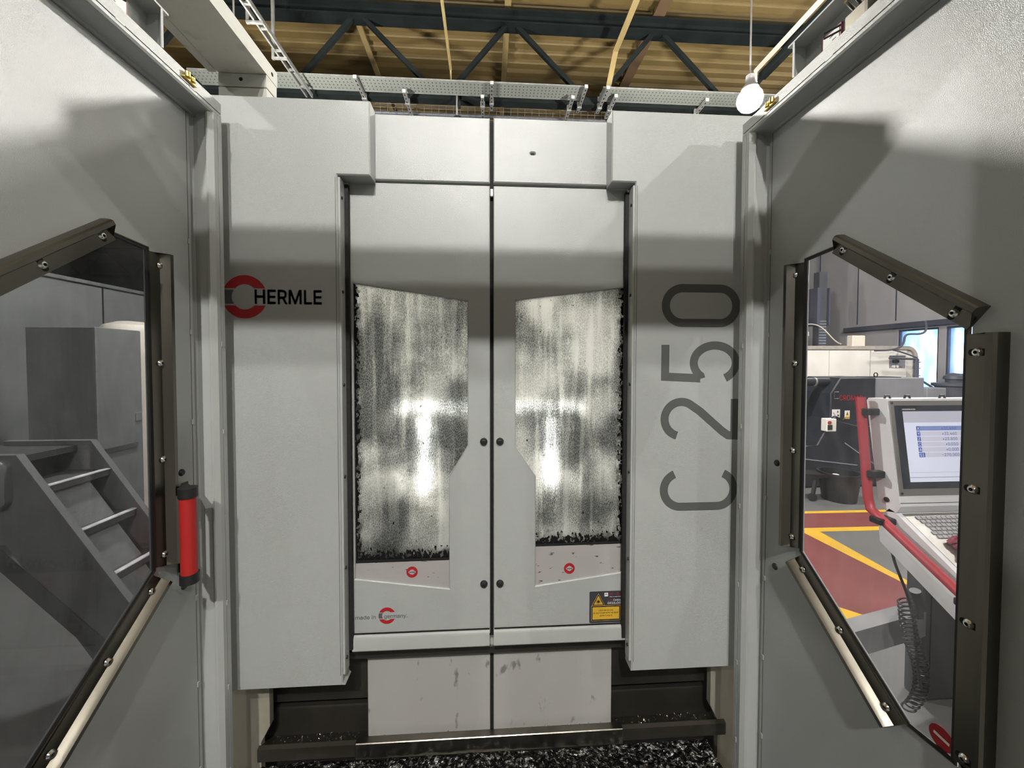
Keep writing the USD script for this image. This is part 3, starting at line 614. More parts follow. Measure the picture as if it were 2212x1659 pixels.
part(mm, 'pit_floor', box(-.64, .66, .70, 1.235, -1.549, -1.50), 'trough')

# ================================================================ ENCLOSURE FRAME (posts, rails, unseen crossbar) AND ITS TWO WINDOW DOORS
ef = thing('doorway_surround', 'light grey enclosure surround of two corner posts and rails round the doorway', 'surround', (.012, .7, FL), kind='thing')
post = Polygon([(-.78, .9855), (-.7066, .979), (-.700, .9865), (-.6905, .9865), (-.6895, .984), (-.6690, .984), (-.6675, .9865), (-.6650, .9865), (-.6640, .975), (-.6595, .9745), (-.652, .985), (-.652, .9975), (-.654, .998), (-.654, .9995), (-.652, 1.0), (-.652, 1.012), (-.655, 1.015), (-.78, 1.015)])
rail = Polygon([(-.72, .580), (-.694, .580), (-.694, .586), (-.690, .5875), (-.660, .588), (-.655, .590), (-.652, .594), (-.652, .6005), (-.6585, .6008), (-.6585, .6028), (-.652, .603), (-.652, .627), (-.655, .630), (-.78, .630), (-.78, .60), (-.72, .60)])
pz = along_z(post, FL, .593); rz_ = along_y(rail, .30, 1.0115)
for m_, r_ in ((pz, rz_), (mir(pz), mir(rz_))):
    p_ = part(ef, 'post', m_, 'coat_smooth'); q_ = part(ef, 'rail', r_, 'coat')
    s = -1 if m_ is pz else 1
    for k in range(9):                                  # little folded tabs along the seams
        z = .25 - k * .215; x = -.652; tab = box(-.6530, -.6505, .9968, 1.0012, z, z + .012, .0006); part(p_, 'seam_tab', tab if s < 0 else mir(tab), 'coat_smooth')
    for k in range(4):
        y = .40 + k * .17; tab = box(-.6565, -.6510, y, y + .018, .5995, .604, .0008); part(q_, 'seam_tab', tab if s < 0 else mir(tab), 'coat_smooth')
part(ef, 'unseen_lintel', box(-.76, .78, .30, .345, .655, .84, .004), 'coat_smooth')  # out of view, casts the shadow band across covers and doors
for q in (box(-.76, -.66, .345, .398, FL, .578, .004),):
    part(ef, 'unseen_near_post', q, 'coat_smooth'); part(ef, 'unseen_near_post', mir(q), 'coat_smooth')  # near posts are out of view, they shade the outer edges of the covers
for sgn in (0, 1):
    cat_ = [box(-.652, -.646, .888, .925, .6075, .611, .0006), cyl((-.645, .897, .611), (-.645, .897, .622), .0055, 14), cyl((-.645, .912, .611), (-.645, .912, .620), .0045, 14)]
    c_ = cat(cat_); part(ef, 'catch', c_ if not sgn else mir(c_), 'brass', 'small brass catch on the rail')

def side_door(right):
    f = mir if right else (lambda m: m)
    lab = 'light grey window door whose pane shows the red walkway and console' if right else 'light grey window door with the red grip and the dim pane showing stairs'
    t = thing('enclosure_gate', lab, 'door', (CM + .70 if right else -.70, .4, -1.35), kind='thing')
    XW = -.70
    def on(m, h=0.0): return f(place(m, (XW + h, 0, 0), (0, 1, 0), (0, 0, 1), (1, 0, 0)))      # mesh xy = (y, z), mesh z = inward
    pane = Polygon([(.850, .232), (.778, .238), (.545, .055), (.545, -.622), (.611, -.626), (.848, -.440)])
    sheet = Polygon([(.402, -1.40), (.974, -1.40), (.974, .5785), (.402, .5785)]).difference(pane.buffer(.004, join_style=2))
    d = poly_extrude(sheet, .010); d.apply_translation((0, 0, -.010)); part(t, 'door_sheet', on(d), 'coat')
    g = poly_extrude(sbox(.9635, -1.40, .9645, .5785), .0006); part(t, 'seam_groove', on(g), 'grey_print')
    for k in range(8):
        part(t, 'seam_tab', on(place(box(.961, .967, -.006, .006, 0, .0022, .0006).apply_translation((0, 0, 0)), (0, .28 - k * .212, 0), (1, 0, 0), (0, 1, 0), (0, 0, 1))), 'coat_smooth')
    pm = poly_extrude(pane.buffer(.003, join_style=2), .006); pm.apply_translation((0, 0, -.0065)); part(t, 'pane', on(pm), 'pane_clear' if right else 'pane_dark', 'clear pane' if right else 'darker grey pane', smooth=False)
    fr = pane.buffer(.0015, join_style=2).difference(pane.buffer(-.0045, join_style=2)); part(t, 'pane_seal', on(poly_extrude(fr, .002)), 'black', 'dark rubber seal round the pane')
    fr2 = pane.buffer(.003, join_style=2).difference(pane.buffer(.0008, join_style=2)); part(t, 'pane_edge', on(poly_extrude(fr2, .0032)), 'steel')
    prof = [(0, 0), (0, .005), (.54, .005), (.64, .015), (.72, .0205), (.90, .0205), (.965, .017), (1.0, .008), (1.0, 0)]
    strips = [  # inner start, inner end, outer start, outer end, screws
        ((.851, .226), (.851, -.434), (.897, .229), (.897, -.448), [(.8765, .2025), (.872, -.005), (.8735, -.211), (.8715, -.416)]),
        ((.779, .2265), (.5446, .0480), (.7560, .258), (.5200, .080), [(.7525, .2260), (.6565, .1505), (.5609, .0748)]),
        ((.5440, .0411), (.5440, -.6150), (.4980, .0411), (.4980, -.6150), [(.5303, .0136), (.5303, -.1897), (.5303, -.3932), (.5303, -.6013)]),
        ((.8420, -.4445), (.6160, -.6290), (.8738, -.4805), (.6440, -.6620), [(.8366, -.4765), (.7413, -.5505), (.6458, -.6255)])]
    for i0, i1, o0, o1, scs in strips:
        V = []; n = len(prof)
        for a, b in ((i0, o0), (i1, o1)):
            for tt, h in prof: V.append((a[0] + (b[0] - a[0]) * tt, a[1] + (b[1] - a[1]) * tt, h))
        V = np.array(V); F = []
        for k in range(n):
            j = (k + 1) % n; F += [(k, j, n + j), (k, n + j, n + k)]
        for k in range(1, n - 1): F += [(0, k + 1, k), (n, n + k, n + k + 1)]
        sm = trimesh.Trimesh(V, F, process=False); trimesh.repair.fix_normals(sm)
        s = part(t, 'clamp_strip', on(sm), 'steel', smooth=25)
        e = np.array(o0) - np.array(i0); e /= np.linalg.norm(e)
        for (sy, sz) in scs:
            hd = lathe([(0, .0018), (.0022, .0018), (.0025, .0042), (.0045, .0038), (.0066, .0018), (.0072, 0), (0, 0)], 18)
            part(s, 'screw', on(place(hd, (sy, sz, .005), (1, 0, 0), (0, 1, 0), (0, 0, 1))), 'chrome')
            part(s, 'socket', on(place(lathe([(0, .0022), (.0023, .0022), (.0023, .0015), (0, .0015)], 6), (sy, sz, .005), (1, 0, 0), (0, 1, 0), (0, 0, 1))), 'hole')
            sl = LineString([np.array((sy, sz)) - e * .006, np.array((sy, sz)) + e * .0125]).buffer(.0052, 8)
            m_ = poly_extrude(sl, .0004); m_.apply_translation((0, 0, .005)); part(s, 'slot', on(m_), 'hole')
    for z in (-.255, -.518):
        c = lathe([(0, .0050), (.0055, .0045), (.0078, .0022), (.0082, 0), (0, 0)], 18); part(t, 'cap_bolt', on(place(c, (.928, z, 0), (1, 0, 0), (0, 1, 0), (0, 0, 1))), 'black')
    if right:
        cx, cz = .5635, -.6020
        st = poly_extrude(Point(cx, cz).buffer(.0178, 28), .0006); part(t, 'round_sticker', on(st, .0), 'red_print', 'round red sticker with a white bar on the pane')
        b = poly_extrude(affinity.rotate(sbox(cx - .011, cz - .0022, cx + .011, cz + .0022), 8), .0004); part(t, 'round_sticker_bar', on(b, .0006), 'white_print')
    else:
        h = holder(t, 'handle', 'upright red grip with black end caps')
        X, Y = -.655, .885
        part(h, 'grip', cyl((X, Y, -.466), (X, Y, -.297), .0155, 28), 'red', 'red grip')
        for z0, z1 in ((-.297, -.276), (-.486, -.465)):
            cp = unary_union([Point(X, Y).buffer(.0178, 8), Polygon([(X - .01, Y - .010), (X - .01, Y + .016), (-.690, .934), (-.690, .914)])])
            part(h, 'end_cap', along_z(cp, z0, z1), 'black')
            part(h, 'stand_off', box(-.700, -.686, .912, .936, z0 - (.008 if z0 > -.4 else -.006), z1 - (.008 if z0 > -.4 else -.012), .002), 'black')
    return t
side_door(False); side_door(True)

# cover boxes standing on the rails, with their labels and fittings
def rail_box(right):
    f = mir if right else (lambda m: m)
    lab = 'folded grey cover box on the rail with the bolted latch block' if right else 'folded grey cover box on the rail under the pale overhead beam'
    yE = .862
    t = thing('rail_cover_box', lab, 'cover box', (CM + .69 if right else -.69, .6, .630))
    part(t, 'back_sheet', f(box(-.700, -.695, .36, yE, .631, .712)), 'coat_smooth')
    part(t, 'top_flange', f(box(-.735, -.655, .36, yE, .7085, .7125)), 'coat_smooth')
    part(t, 'end_flange', f(along_z(Polygon([(-.700, yE - .004), (-.672, yE - .004), (-.655, yE - .020), (-.652, yE - .018), (-.670, yE), (-.700, yE)]), .631, .7085)), 'coat_smooth')
    part(t, 'label_plate', f(box(-.6945, -.690, .764, .810, .634, .688)), 'maroon_print', 'dark maroon backing plate')
    part(t, 'label', f(box(-.690, -.6893, .768, .806, .640, .684)), 'white_print', 'white label')
    for k in range(4): part(t, 'label_print', f(box(-.6893, -.6890, .775, .784 + .006 * (k % 2), .647 + k * .009, .6486 + k * .009)), 'grey_print')
    part(t, 'latch_block', f(box(-.694, -.668, .690, .735, .633, .668, .003)), 'steel')
    for k, y in enumerate((.700, .716, .730)):
        part(t, 'latch_bolt', f(cyl((-.690, y, .676), (-.655, y - .012, .684), .0035, 12)), 'chrome')
    part(t, 'latch_rod', f(tube([(-.668, .74, .66), (-.655, .765, .662), (-.655, .765, .652), (-.668, .74, .65)], .0018, 6)), 'black')
rail_box(False); rail_box(True)

# pale overhead beam on its column
ob = thing('overhead_beam', 'pale worn overhead channel beam ending on a short column', 'beam', (-.77, 1.3, FL), kind='thing')
part(ob, 'channel', along_y(sbox(-.846, .9074, -.699, .955).difference(sbox(-.838, .913, -.707, .96)), -1.2, 1.366), 'beam_paint')
part(ob, 'column_head', box(-.846, -.699, 1.302, 1.362, .866, .906, .001), 'beam_paint'); part(ob, 'column', box(-.846, -.699, 1.302, 1.362, FL, .8625, .001), 'beam_paint')
part(ob, 'bolt_hole', cyl((-.777, 1.3035, .888), (-.777, 1.3005, .888), .0055, 16), 'hole'); part(ob, 'bolt_hole', cyl((-.6995, 1.335, .930), (-.6985, 1.335, .930), .006, 16), 'hole')
part(ob, 'back_angle', box(-.872, -.848, -1.2, 1.30, .905, .918), 'beam_paint')

# ================================================================ CONSOLE SIDE (through the clear pane)
cs = thing('control_console', 'grey operator console with lit screen, keyboard deck and red bent rail', 'control console', (1.95, 1.55, FL))
def tilt(v): return np.array((0, 1.52 - .053 * v / .3937, -.1564 - .390 * v / .3937))
cside = Polygon([(1.522, -.1564), (1.466, -.548), (1.455, -.585), (1.47, -.615), (1.51, -.625), (1.545, -.60), (1.608, -.170), (1.600, -.158)])
part(cs, 'monitor_housing', along_x(cside, 1.66, 2.32), 'console')
exc = np.array((1.0, 0, 0)); upc = (tilt(0) - tilt(.3937)); upc = upc / np.linalg.norm(upc); outc = np.cross(exc, upc)
def face(u0, u1, v0, v1, d0, d1): return place(box(u0, u1, -v1, -v0, d0, d1), tilt(0) + np.array((1.66, 0, 0)), exc, upc, outc)
part(cs, 'steel_bezel', face(.005, .64, .008, .3925, 0, .003), 'alu', 'brushed steel bezel')
sc = part(cs, 'screen_surround', face(.024, .60, .0275, .365, .003, .004), 'screen_black', 'black screen surround')
def scr(name, u0, u1, v0, v1, m_, d=.0040): part(cs, name, face(u0, u1, v0, v1, d, d + .0003), m_)
scr('screen', .0565, .57, .0515, .3385, 'screen', .004)
scr('screen_bar', .0565, .57, .0515, .098, 'screen_grey', .0043)
scr('screen_bar', .0565, .57, .300, .3015, 'screen_grey', .0043); scr('screen_bar', .0565, .57, .3195, .3215, 'key', .0043)
for k in range(6):
    v = .113 + k * .0216
    scr('screen_row', .112, .57, v, v + .0185, 'screen_pale' if k == 0 else 'screen_row', .0043)
    scr('screen_key', .108, .123 if k < 5 else .134, v, v + .0185, 'screen_blue', .0046)
    def wr(s_, u, h_, m_, al='l', wd=None):
        part(cs, 'screen_lettering', text(s_, h_, 0, 0, 0, depth=.0003, align=al, ex=exc, up=upc, out=outc, width=wd, at=tilt(v + .0155) + np.array((1.66 + u, 0, 0)) + outc * .0049), m_)
    wr(('X', 'Y', 'Z', 'C', 'A', 'S1')[k], .111, .012, 'screen')
    wr(('+31.450', '+31.460', '+23.800', '+0.010', '+0.000', '-270.000')[k], .285, .012, 'screen_blue', 'r')
part(cs, 'screen_lettering', text('HEIDENHAIN', .006, 0, 0, 0, depth=.0003, ex=exc, up=upc, out=outc, width=.058, at=tilt(.0465) + np.array((1.66 + .056, 0, 0)) + outc * .0041), 'white_print')
for u, v in ((.015, .017), (.015, .383)): part(cs, 'bezel_screw', place(cyl((0, 0, .003), (0, 0, .005), .005, 12), tilt(v) + np.array((1.66 + u, 0, 0)), exc, upc, outc), 'steel')
part(cs, 'hinge_cap', cyl((1.655, 1.510, -.575), (1.662, 1.510, -.575), .010, 16), 'black')
for x, y in ((1.68, 1.55), (1.77, 1.55), (1.93, 1.55)): part(cs, 'top_lug', tube([(x, y, -.158), (x + .004, y, -.145), (x + .02, y, -.145), (x + .026, y, -.158)], .004, 8), 'black')
kd = Polygon([(1.50, -.61), (1.474, -.6175), (1.00, -.9235), (1.00, -1.075), (1.535, -.762), (1.545, -.66)])
part(cs, 'keyboard_housing', along_x(kd, 1.66, 2.32), 'console')
dk0 = np.array((1.66, 1.474, -.6175)); dd = np.array((0, -.474, -.306)); dd = dd / np.linalg.norm(dd); dn_ = np.cross(np.array((1.0, 0, 0)), -dd)
if dn_[2] < 0: dn_ = -dn_
def deck(u0, u1, v0, v1, d0, d1, c=0): return place(box(u0, u1, v0, v1, d0, d1, c), dk0, (1, 0, 0), dd, dn_)
part(cs, 'keyboard_plate', deck(.022, .62, .006, .50, 0, .002), 'alu', 'brushed steel keyboard plate')
for rr in range(6):
    for k in range(12):
        u0 = .060 + k * .0215 + (0, .004, .010, .014, .002, .008)[rr]; v0 = .022 + rr * .0165
        part(cs, 'key', deck(u0, u0 + .0185, v0, v0 + .0135, .002, .006, .001), 'key')
part(cs, 'seam_line', along_x(Polygon([(1.4605, -.572), (1.4575, -.572), (1.4575, -.574), (1.4605, -.574)]), 1.662, 2.31), 'hole')
rp = [(1.62, 1.598, -.155), (1.62, 1.552, -.585), (1.62, 1.540, -.625), (1.62, 1.194, -.812), (1.62, 1.02, -.906)]
rl = cat([beam(rp[0], rp[1], .016, .034, (1, 0, 0)), beam(rp[1], rp[2], .016, .034, (1, 0, 0)), beam(rp[2], rp[4], .034, .016, (1, 0, 0))]); rl = cat([tube(np.vstack([np.linspace(rp[0], rp[1], 12), np.linspace(rp[2], rp[4], 16)]), .0175, 14)])
part(cs, 'rail', rl, 'red_rail', 'bent red guard rail')
for (y, z) in ((1.590, -.215), (1.560, -.475)): part(cs, 'rail_bracket', box(1.605, 1.698, y - .04, y - .012, z - .014, z + .014, .003), 'black')
for (y, z) in ((1.50, -.655), (1.20, -.818)): part(cs, 'rail_bracket', box(1.59, 1.69, y - .03, y + .02, z - .014, z + .012, .004), 'black')
part(cs, 'pedestal', box(1.975, 2.45, 1.62, 1.70, FL, -.80, .006), 'dark_blue', 'dark slate pedestal'); part(cs, 'pedestal_seam', box(2.008, 2.011, 1.6185, 1.622, FL + .05, -.82), 'hole')
part(cs, 'support_neck', box(2.05, 2.30, 1.58, 1.69, -.85, -.50, .01), 'dark_blue')
part(cs, 'swing_arm', beam((.98, 1.420, -1.194), (1.99, 1.657, -1.194), .07, .113), 'arm', 'grey box-section swing arm')
# coiled cable
cc = thing('coiled_cable', 'black coiled cable dangling from the console deck', 'cable', (1.78, 1.5, -1.47))
ctr = spline([(1.745, 1.50, -1.00), (1.754, 1.50, -1.075), (1.782, 1.50, -1.185), (1.819, 1.50, -1.287), (1.822, 1.50, -1.387), (1.766, 1.50, -1.464)], 460)
tt = np.linspace(0, 1, 460); ph = tt * 2 * math.pi * 27; rad = .024
pts = ctr + rad * np.stack([np.cos(ph), np.sin(ph), .35 * np.cos(ph + .6)], 1)
part(cc, 'coil', tube(pts, .0036, 6), 'black'); part(cc, 'straight_lead', tube(spline([(1.680, 1.50, -.80), (1.70, 1.50, -.86), (1.735, 1.49, -.96), (1.77, 1.485, -1.12), (1.80, 1.48, -1.36)], 24), .005, 8), 'black'); part(cc, 'plug', cat(cyl((1.785, 1.50, -.96), (1.81, 1.50, -1.03), .019, 12), box(1.79, 1.82, 1.49, 1.52, -1.08, -1.03, .004)), 'black')
# maroon bundle on the deck
rng = np.random.RandomState(7); B = []
for k in range(16):
    u, v = .075 + rng.rand() * .09, .125 + rng.rand() * .075
    a = dk0 + np.array((1, 0, 0)) * u + dd * v + dn_ * .010; b = a + (np.array((1, 0, 0)) * rng.uniform(-.04, .04) + dd * rng.uniform(-.03, .03)); c = (a + b) / 2 + dn_ * rng.uniform(.008, .025)
    B.append(tube(spline([a, c, b], 9), rng.uniform(.004, .008), 7))
solo('cable_bundle', 'small crumpled maroon and black bundle lying on the keyboard deck', 'bundle', cat(B), 'maroon_print')

# black sawing machine with red lettering
sw = thing('sawing_machine', 'black sawing machine with red capital lettering and splayed foot', 'sawing machine', (4.7, 4.8, FL))
part(sw, 'head', place(front(Polygon([(4.273, -.94), (4.273, -.40), (4.397, -.205), (4.87, -.200), (4.87, -.94)]), 5.10, 4.60, .012), (0, 0, 0), (1, 0, 0), (0, 1, 0), (0, 0, 1)), 'black_machine')
part(sw, 'rear_hood', box(4.872, 5.545, 4.62, 5.15, -.47, -.205, .01), 'grey_machine', 'grey rear hood')
part(sw, 'column', along_x(Polygon([(4.62, -1.45), (5.10, -1.45), (5.06, -.90), (4.62, -.90)]), 4.34, 5.45), 'black_machine')
part(sw, 'flared_foot', front(Polygon([(3.72, -1.40), (3.72, -1.06), (4.09, -1.04), (4.273, -.72), (4.60, -.80), (5.5, -.85), (5.6, -1.40)]), 5.25, 4.58, .01), 'black_machine', 'splayed black foot')
part(sw, 'plinth', front(Polygon([(3.6, FL), (3.62, -1.38), (5.7, -1.38), (5.75, FL)]), 5.4, 4.50, .02), 'black_machine')
part(sw, 'crease', cat([beam((3.74, 4.575, -1.19), (4.62, 4.575, -1.30), .006, .012), beam((4.45, 4.575, -1.02), (4.95, 4.575, -1.36), .006, .012)]), 'grey_machine')
part(sw, 'duct', cyl((3.15, 4.75, -.262), (4.36, 4.75, -.255), .056, 24), 'black_machine', 'black round duct')
for x in (3.96, 4.16): part(sw, 'duct_clamp', cyl((x, 4.75, -.262), (x + .02, 4.75, -.262), .064, 24), 'galv')
part(sw, 'lifting_eye', cat([tube([(5.02 + .025 * math.cos(a), 4.75, -.172 + .025 * math.sin(a)) for a in np.linspace(0, 2 * math.pi, 20)], .006, 8), box(4.86, 5.25, 4.64, 4.86, -.205, -.197)]), 'black')
part(sw, 'lettering', text('CROMAR', .062, 4.384, -.487, 4.599, width=.31, depth=.002), 'red_print', 'red capital lettering')
part(sw, 'grab_bar', tube([(4.37, 4.60, -.38), (4.30, 4.58, -.38), (4.30, 4.58, -.465), (4.37, 4.60, -.465)], .006, 8), 'chrome')
def note(x0, x1, z0, z1, m_, lb, tri=None):
    part(sw, 'notice', box(x0, x1, 4.597, 4.5995, z0, z1), m_, lb)
    if tri: part(sw, 'notice_triangle', front(Polygon([((x0 + x1) / 2, z1 - .012), (x0 + .012, z0 + .045), (x1 - .012, z0 + .045)]), 4.597, 4.596), 'yellow_print'); part(sw, 'notice_mark', front(sbox((x0 + x1) / 2 - .004, z0 + .05, (x0 + x1) / 2 + .004, z0 + .078), 4.596, 4.5955), 'hole')
note(4.291, 4.396, -.700, -.600, 'white_print', 'white notice'); part(sw, 'notice_mark', front(unary_union([Polygon([(4.365, -.61), (4.352, -.64), (4.38, -.64)]), sbox(4.36, -.685, 4.385, -.665), LineString([(4.305, -.64), (4.33, -.67)]).buffer(.003)]), 4.597, 4.596), 'grey_print')
note(4.460, 4.525, -.720, -.615, 'white_print', 'white and yellow warning notice', 1); part(sw, 'notice_foot', front(sbox(4.463, -.717, 4.522, -.69), 4.597, 4.596), 'yellow_print')
note(4.382, 4.466, -.870, -.805, 'yellow_print', 'small yellow notice')
note(4.54, 4.62, -1.14, -1.02, 'white_print', 'pale paper notice low on the machine')
sb = part(sw, 'switch_box', box(4.155, 4.285, 4.52, 4.61, -.865, -.705, .008), 'white_machine', 'white switch box'); part(sb, 'switch_button', cyl((4.185, 4.522, -.752), (4.185, 4.505, -.752), .020, 16), 'red_print'); part(sb, 'switch_plate', box(4.165, 4.222, 4.512, 4.521, -.84, -.78), 'black')
part(sw, 'switch_lead', tube(spline([(4.25, 4.55, -.705), (4.27, 4.56, -.685), (4.35, 4.57, -.70), (4.42, 4.58, -.73), (4.45, 4.59, -.70)], 20), .007, 7), 'black')
# black bucket with funnel lip
bk = thing('chip_bucket', 'black round bucket with a broad rim in front of the sawing machine', 'bucket', (3.95, 4.05, FL))
bb = lathe([(0, 0), (.155, 0), (.19, .30), (.205, .30), (.205, .315), (.18, .315), (.15, .02), (0, .02)], 32); bb.apply_translation((3.93, 4.10, FL)); part(bk, 'pail', bb, 'black')
part(bk, 'funnel_lip', trimesh.Trimesh(np.array([(3.45, 4.12, -1.255), (3.77, 4.02, -1.25), (3.77, 4.22, -1.25), (3.46, 4.26, -1.245), (3.55, 4.12, -1.33), (3.77, 4.02, -1.27), (3.77, 4.22, -1.27), (3.55, 4.26, -1.32)]), [(0, 2, 1), (0, 3, 2), (4, 5, 6), (4, 6, 7), (0, 1, 5), (0, 5, 4), (3, 6, 2), (3, 7, 6), (0, 4, 7), (0, 7, 3), (1, 2, 6), (1, 6, 5)], process=False), 'black'); part(bk, 'white_tub', cyl((3.84, 4.05, FL + .24), (3.84, 4.05, FL + .302), .03, 14), 'white_print')
part(bk, 'foot_caster', cat([cyl((3.60, 4.06, FL + .04), (3.60, 4.10, FL + .04), .04, 16), beam((3.60, 4.08, FL + .05), (3.66, 4.10, -1.27), .03, .03)]), 'black')

# cream machine with rounded corner behind
lt = thing('cream_machine', 'long cream machine cabinet with rounded shoulder and a recessed gauge window', 'machine', (6.1, 6.6, FL))
sh_ = unary_union([sbox(4.6, FL, 7.33, .10), sbox(4.6, -.2, 7.14, .26), Point(7.14, .07).buffer(.19, 16)])
part(lt, 'body', front(sh_, 7.0, 6.25, .01), 'white_machine')
for a, b in ((4.62, 5.735), (5.75, 6.47), (6.485, 7.13)):
    p_ = sbox(a, -.30, b, .185)
    if b > 7: p_ = p_.difference(sbox(6.815, -.115, 7.125, .10))
    part(lt, 'panel', front(p_, 6.26, 6.225, .004), 'white_machine')
part(lt, 'gauge_recess', box(6.82, 7.14, 6.24, 6.252, -.115, .105), 'grey_machine'); part(lt, 'gauge', cat([cyl((6.90, 6.24, -.085), (6.90, 6.215, -.085), .022, 16), cyl((6.96, 6.24, -.085), (6.96, 6.215, -.085), .022, 16)]), 'white_print'); part(lt, 'gauge_valve', cat([box(6.88, 6.98, 6.20, 6.24, -.02, .03, .008), cyl((6.93, 6.22, .03), (6.93, 6.22, .075), .02, 12)]), 'black')
rim = unary_union([sbox(4.6, .19, 7.14, .262), Point(7.14, .07).buffer(.192, 16).intersection(sbox(7.14, .07, 7.5, .5)), sbox(7.20, -.40, 7.332, .07)]).difference(unary_union([sbox(4.5, -.5, 7.14, .20), Point(7.14, .07).buffer(.13, 16)])).difference(sbox(7.14, -.5, 7.27, .07))
part(lt, 'top_rim', front(rim, 6.9, 6.215, .004), 'dust', 'dusty rounded top rim')
part(lt, 'lower_panel', front(sbox(4.65, -.735, 5.75, -.59), 6.26, 6.235, .004), 'grey_machine'); part(lt, 'lower_door', front(sbox(4.95, -1.10, 5.76, -.75), 6.26, 6.235, .004), 'white_machine'); part(lt, 'door_latch', box(5.45, 5.53, 6.225, 6.236, -.93, -.905, .003), 'black')
solo('cream_junction_box', 'small cream junction box standing on the cream machine', 'box', box(6.42, 6.66, 6.5, 6.62, .262, .46, .01), 'beige')
th = thing('tool_carrier', 'dark slatted column standing behind the cream machine under the cladding', 'column', (7.3, 8.2, FL))
part(th, 'mast', box(7.20, 7.38, 8.1, 8.25, FL, 1.95), 'dark_blue')
part(th, 'mast_cheek', box(7.13, 7.20, 8.06, 8.30, .78, 1.60), 'wall_trim'); part(th, 'mast_cheek', box(7.40, 7.43, 8.06, 8.30, .78, 1.60), 'wall_trim')
for k in range(9): part(th, 'slat', box(7.21, 7.37, 8.085, 8.1, .38 + k * .06, .41 + k * .06), 'galv')
solo('dark_cabinet', 'tall slate blue cabinet beyond the duct at the edge of the clear pane', 'cabinet', box(5.5, 6.62, 7.9, 8.6, FL, 1.05, .01), 'dark_blue')
solo('grey_column', 'pale grey steel column above the slate blue cabinet', 'column', box(6.0, 6.66, 8.1, 8.45, 1.052, CE - .02), 'galv')
solo('riser_pipe', 'thin pale riser pipe in front of the wall cladding', 'pipe', cat([cyl((6.90, 8.05, FL), (6.90, 8.05, CE), .018, 10), cyl((6.90, 8.05, .55), (6.90, 8.05, .64), .035, 12), tube(spline([(6.88, 8.0, .80), (6.96, 7.9, .78), (7.04, 7.7, .60), (7.06, 7.4, .35)], 20), .012, 7)]), 'beige')
pp = thing('pipe_stand', 'dark upright pipe with clips and a looping cable before the windows', 'pipe', (7.15, 6.1, FL))
part(pp, 'upright', cyl((7.14, 6.08, FL), (7.14, 6.08, .04), .034, 12), 'wall_trim'); part(pp, 'cross_arm', cat([cyl((6.66, 6.08, .055), (7.16, 6.08, .04), .018, 10)]), 'wall_trim')
for z in (-.02, -.12, -.24): part(pp, 'clip', box(7.09, 7.21, 6.07, 6.09, z, z + .012), 'wall_trim')
part(pp, 'loop_cable', tube(spline([(6.42, 6.1, .18), (6.66, 6.1, .19), (6.93, 6.1, .33), (6.95, 6.1, .42), (7.08, 6.1, .46), (7.30, 6.1, .68)], 40), .016, 7), 'wall_trim'); part(pp, 'loop_cable', tube(spline([(6.75, 6.1, .19), (6.98, 6.1, .13), (7.15, 6.08, .06)], 16), .012, 7), 'wall_trim'); part(pp, 'loop_cable', tube(spline([(7.15, 6.06, -.28), (7.28, 6.05, -.36), (7.42, 6.05, -.44)], 12), .016, 7), 'wall_trim')
solo('grey_motor_box', 'grey box below the windows beside the upright pipe', 'box', box(6.95, 7.28, 5.75, 6.0, FL, -.42, .01), 'grey_machine')
pu = thing('pump_unit', 'dark pump unit with a domed cap in front of the far window', 'pump', (7.7, 6.0, FL))
pb = lathe([(0, FL), (.22, FL), (.22, -.42), (.26, -.40), (.26, -.36), (.10, -.34), (.10, -.30), (.13, -.29), (.12, -.24), (.06, -.20), (0, -.19)], 24); pb.apply_translation((7.72, 6.0, 0)); part(pu, 'body', pb, 'wall_trim')

# ================================================================ STAIR SIDE (through the dim pane)
gm = thing('grey_machine_cell', 'large dim grey machine cell with a bright top edge beyond the stairs', 'machine', (-5.3, 5.0, FL))
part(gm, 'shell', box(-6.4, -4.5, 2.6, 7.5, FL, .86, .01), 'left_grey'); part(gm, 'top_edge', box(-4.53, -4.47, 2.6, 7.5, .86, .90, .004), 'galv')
for y in (3.6, 4.86, 6.1): part(gm, 'panel_joint', box(-4.502, -4.495, y - .008, y + .008, FL, .85), 'hole')
gc = thing('grey_cabinet', 'dim grey cabinet standing behind the stairs', 'cabinet', (-3.3, 3.6, FL))
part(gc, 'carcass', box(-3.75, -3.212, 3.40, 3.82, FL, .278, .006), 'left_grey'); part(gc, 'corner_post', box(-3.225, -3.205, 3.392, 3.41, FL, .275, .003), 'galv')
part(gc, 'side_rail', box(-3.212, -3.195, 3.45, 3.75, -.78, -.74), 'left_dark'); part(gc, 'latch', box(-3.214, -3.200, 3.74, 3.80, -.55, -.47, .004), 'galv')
bm = lathe([(0, .30), (.10, .29), (.2, .25), (.24, .18), (.24, FL - .12), (0, FL - .12)], 28); bm.apply_scale((1.1, 1, 1)); bm.apply_translation((-3.76, 4.35, .12)); 
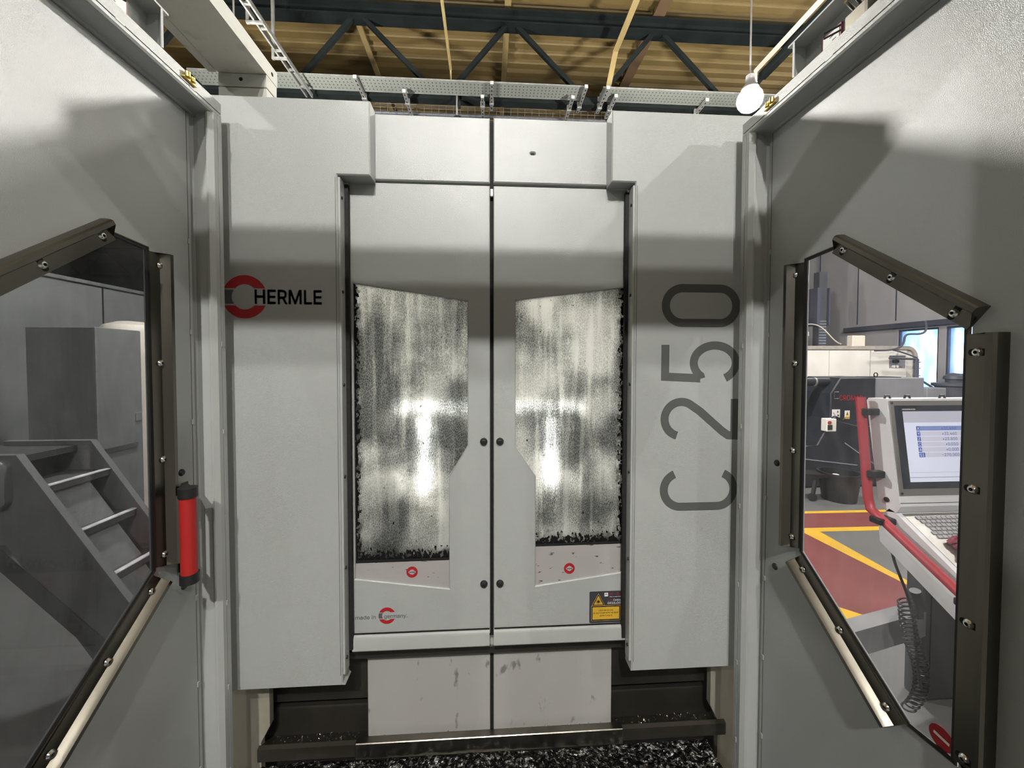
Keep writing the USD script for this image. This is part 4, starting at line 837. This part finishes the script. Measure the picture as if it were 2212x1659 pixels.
solo('beige_tank', 'pale beige round-topped tank showing over the grey cabinet', 'tank', trimesh.Trimesh(np.array([(v[0], v[1], max(v[2], FL)) for v in bm.vertices]), bm.faces, process=False), 'beige')
sr = thing('access_stairs', 'dim steel access stairs with bright tread edges', 'stairs', (-2.0, 1.97, FL))
def stringer(y): 
    return front(Polygon([(-2.45, -.410), (-2.034, -.410), (-1.30, -1.505), (-1.30, FL), (-1.60, FL), (-2.09, -.80), (-2.45, -.80)]), y + .012, y - .012)
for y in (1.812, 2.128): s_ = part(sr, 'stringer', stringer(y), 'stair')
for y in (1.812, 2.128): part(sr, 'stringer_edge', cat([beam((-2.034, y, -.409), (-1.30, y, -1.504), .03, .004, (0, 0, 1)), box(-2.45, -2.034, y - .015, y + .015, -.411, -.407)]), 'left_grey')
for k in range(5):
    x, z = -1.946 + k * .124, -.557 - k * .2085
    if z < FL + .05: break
    part(sr, 'tread', box(x - .20, x, 1.824, 2.116, z - .03, z, .002), 'left_dark'); part(sr, 'tread_nosing', box(x - .022, x + .004, 1.824, 2.116, z, z + .006, .001), 'tread', 'tread edge with the light on it put into its colour'); part(sr, 'riser', beam((x - .03, 1.97, z - .035), (x + .085, 1.97, z - .21), .29, .006, (1, 0, 1)) if False else along_y(Polygon([(x - .05, z - .03), (x - .044, z - .03), (x + .076, z - .208), (x + .07, z - .208)]), 1.85, 2.05), 'left_grey')
part(sr, 'platform', box(-3.1, -2.10, 1.80, 2.14, -.46, -.43), 'left_dark')
part(sr, 'strap', front(LineString([(-2.35, -.62), (-1.45, FL + .02)]).buffer(.035, cap_style=2), 1.798, 1.794), 'left_dark', 'dark band on the stringer')
cp_ = thing('push_button_pendant', 'grey rounded push-button pendant fixed to the stairs', 'pendant control', (-2.1, 1.78, -.6))
part(cp_, 'case', front(sbox(-2.20, -.60, -2.085, -.46).buffer(.03, 8), 1.80, 1.765, .006), 'left_grey'); part(cp_, 'button', cyl((-2.10, 1.766, -.49), (-2.10, 1.755, -.49), .020, 18), 'black'); part(cp_, 'button', cyl((-2.10, 1.766, -.545), (-2.10, 1.757, -.545), .011, 16), 'yellow_print', 'orange button')
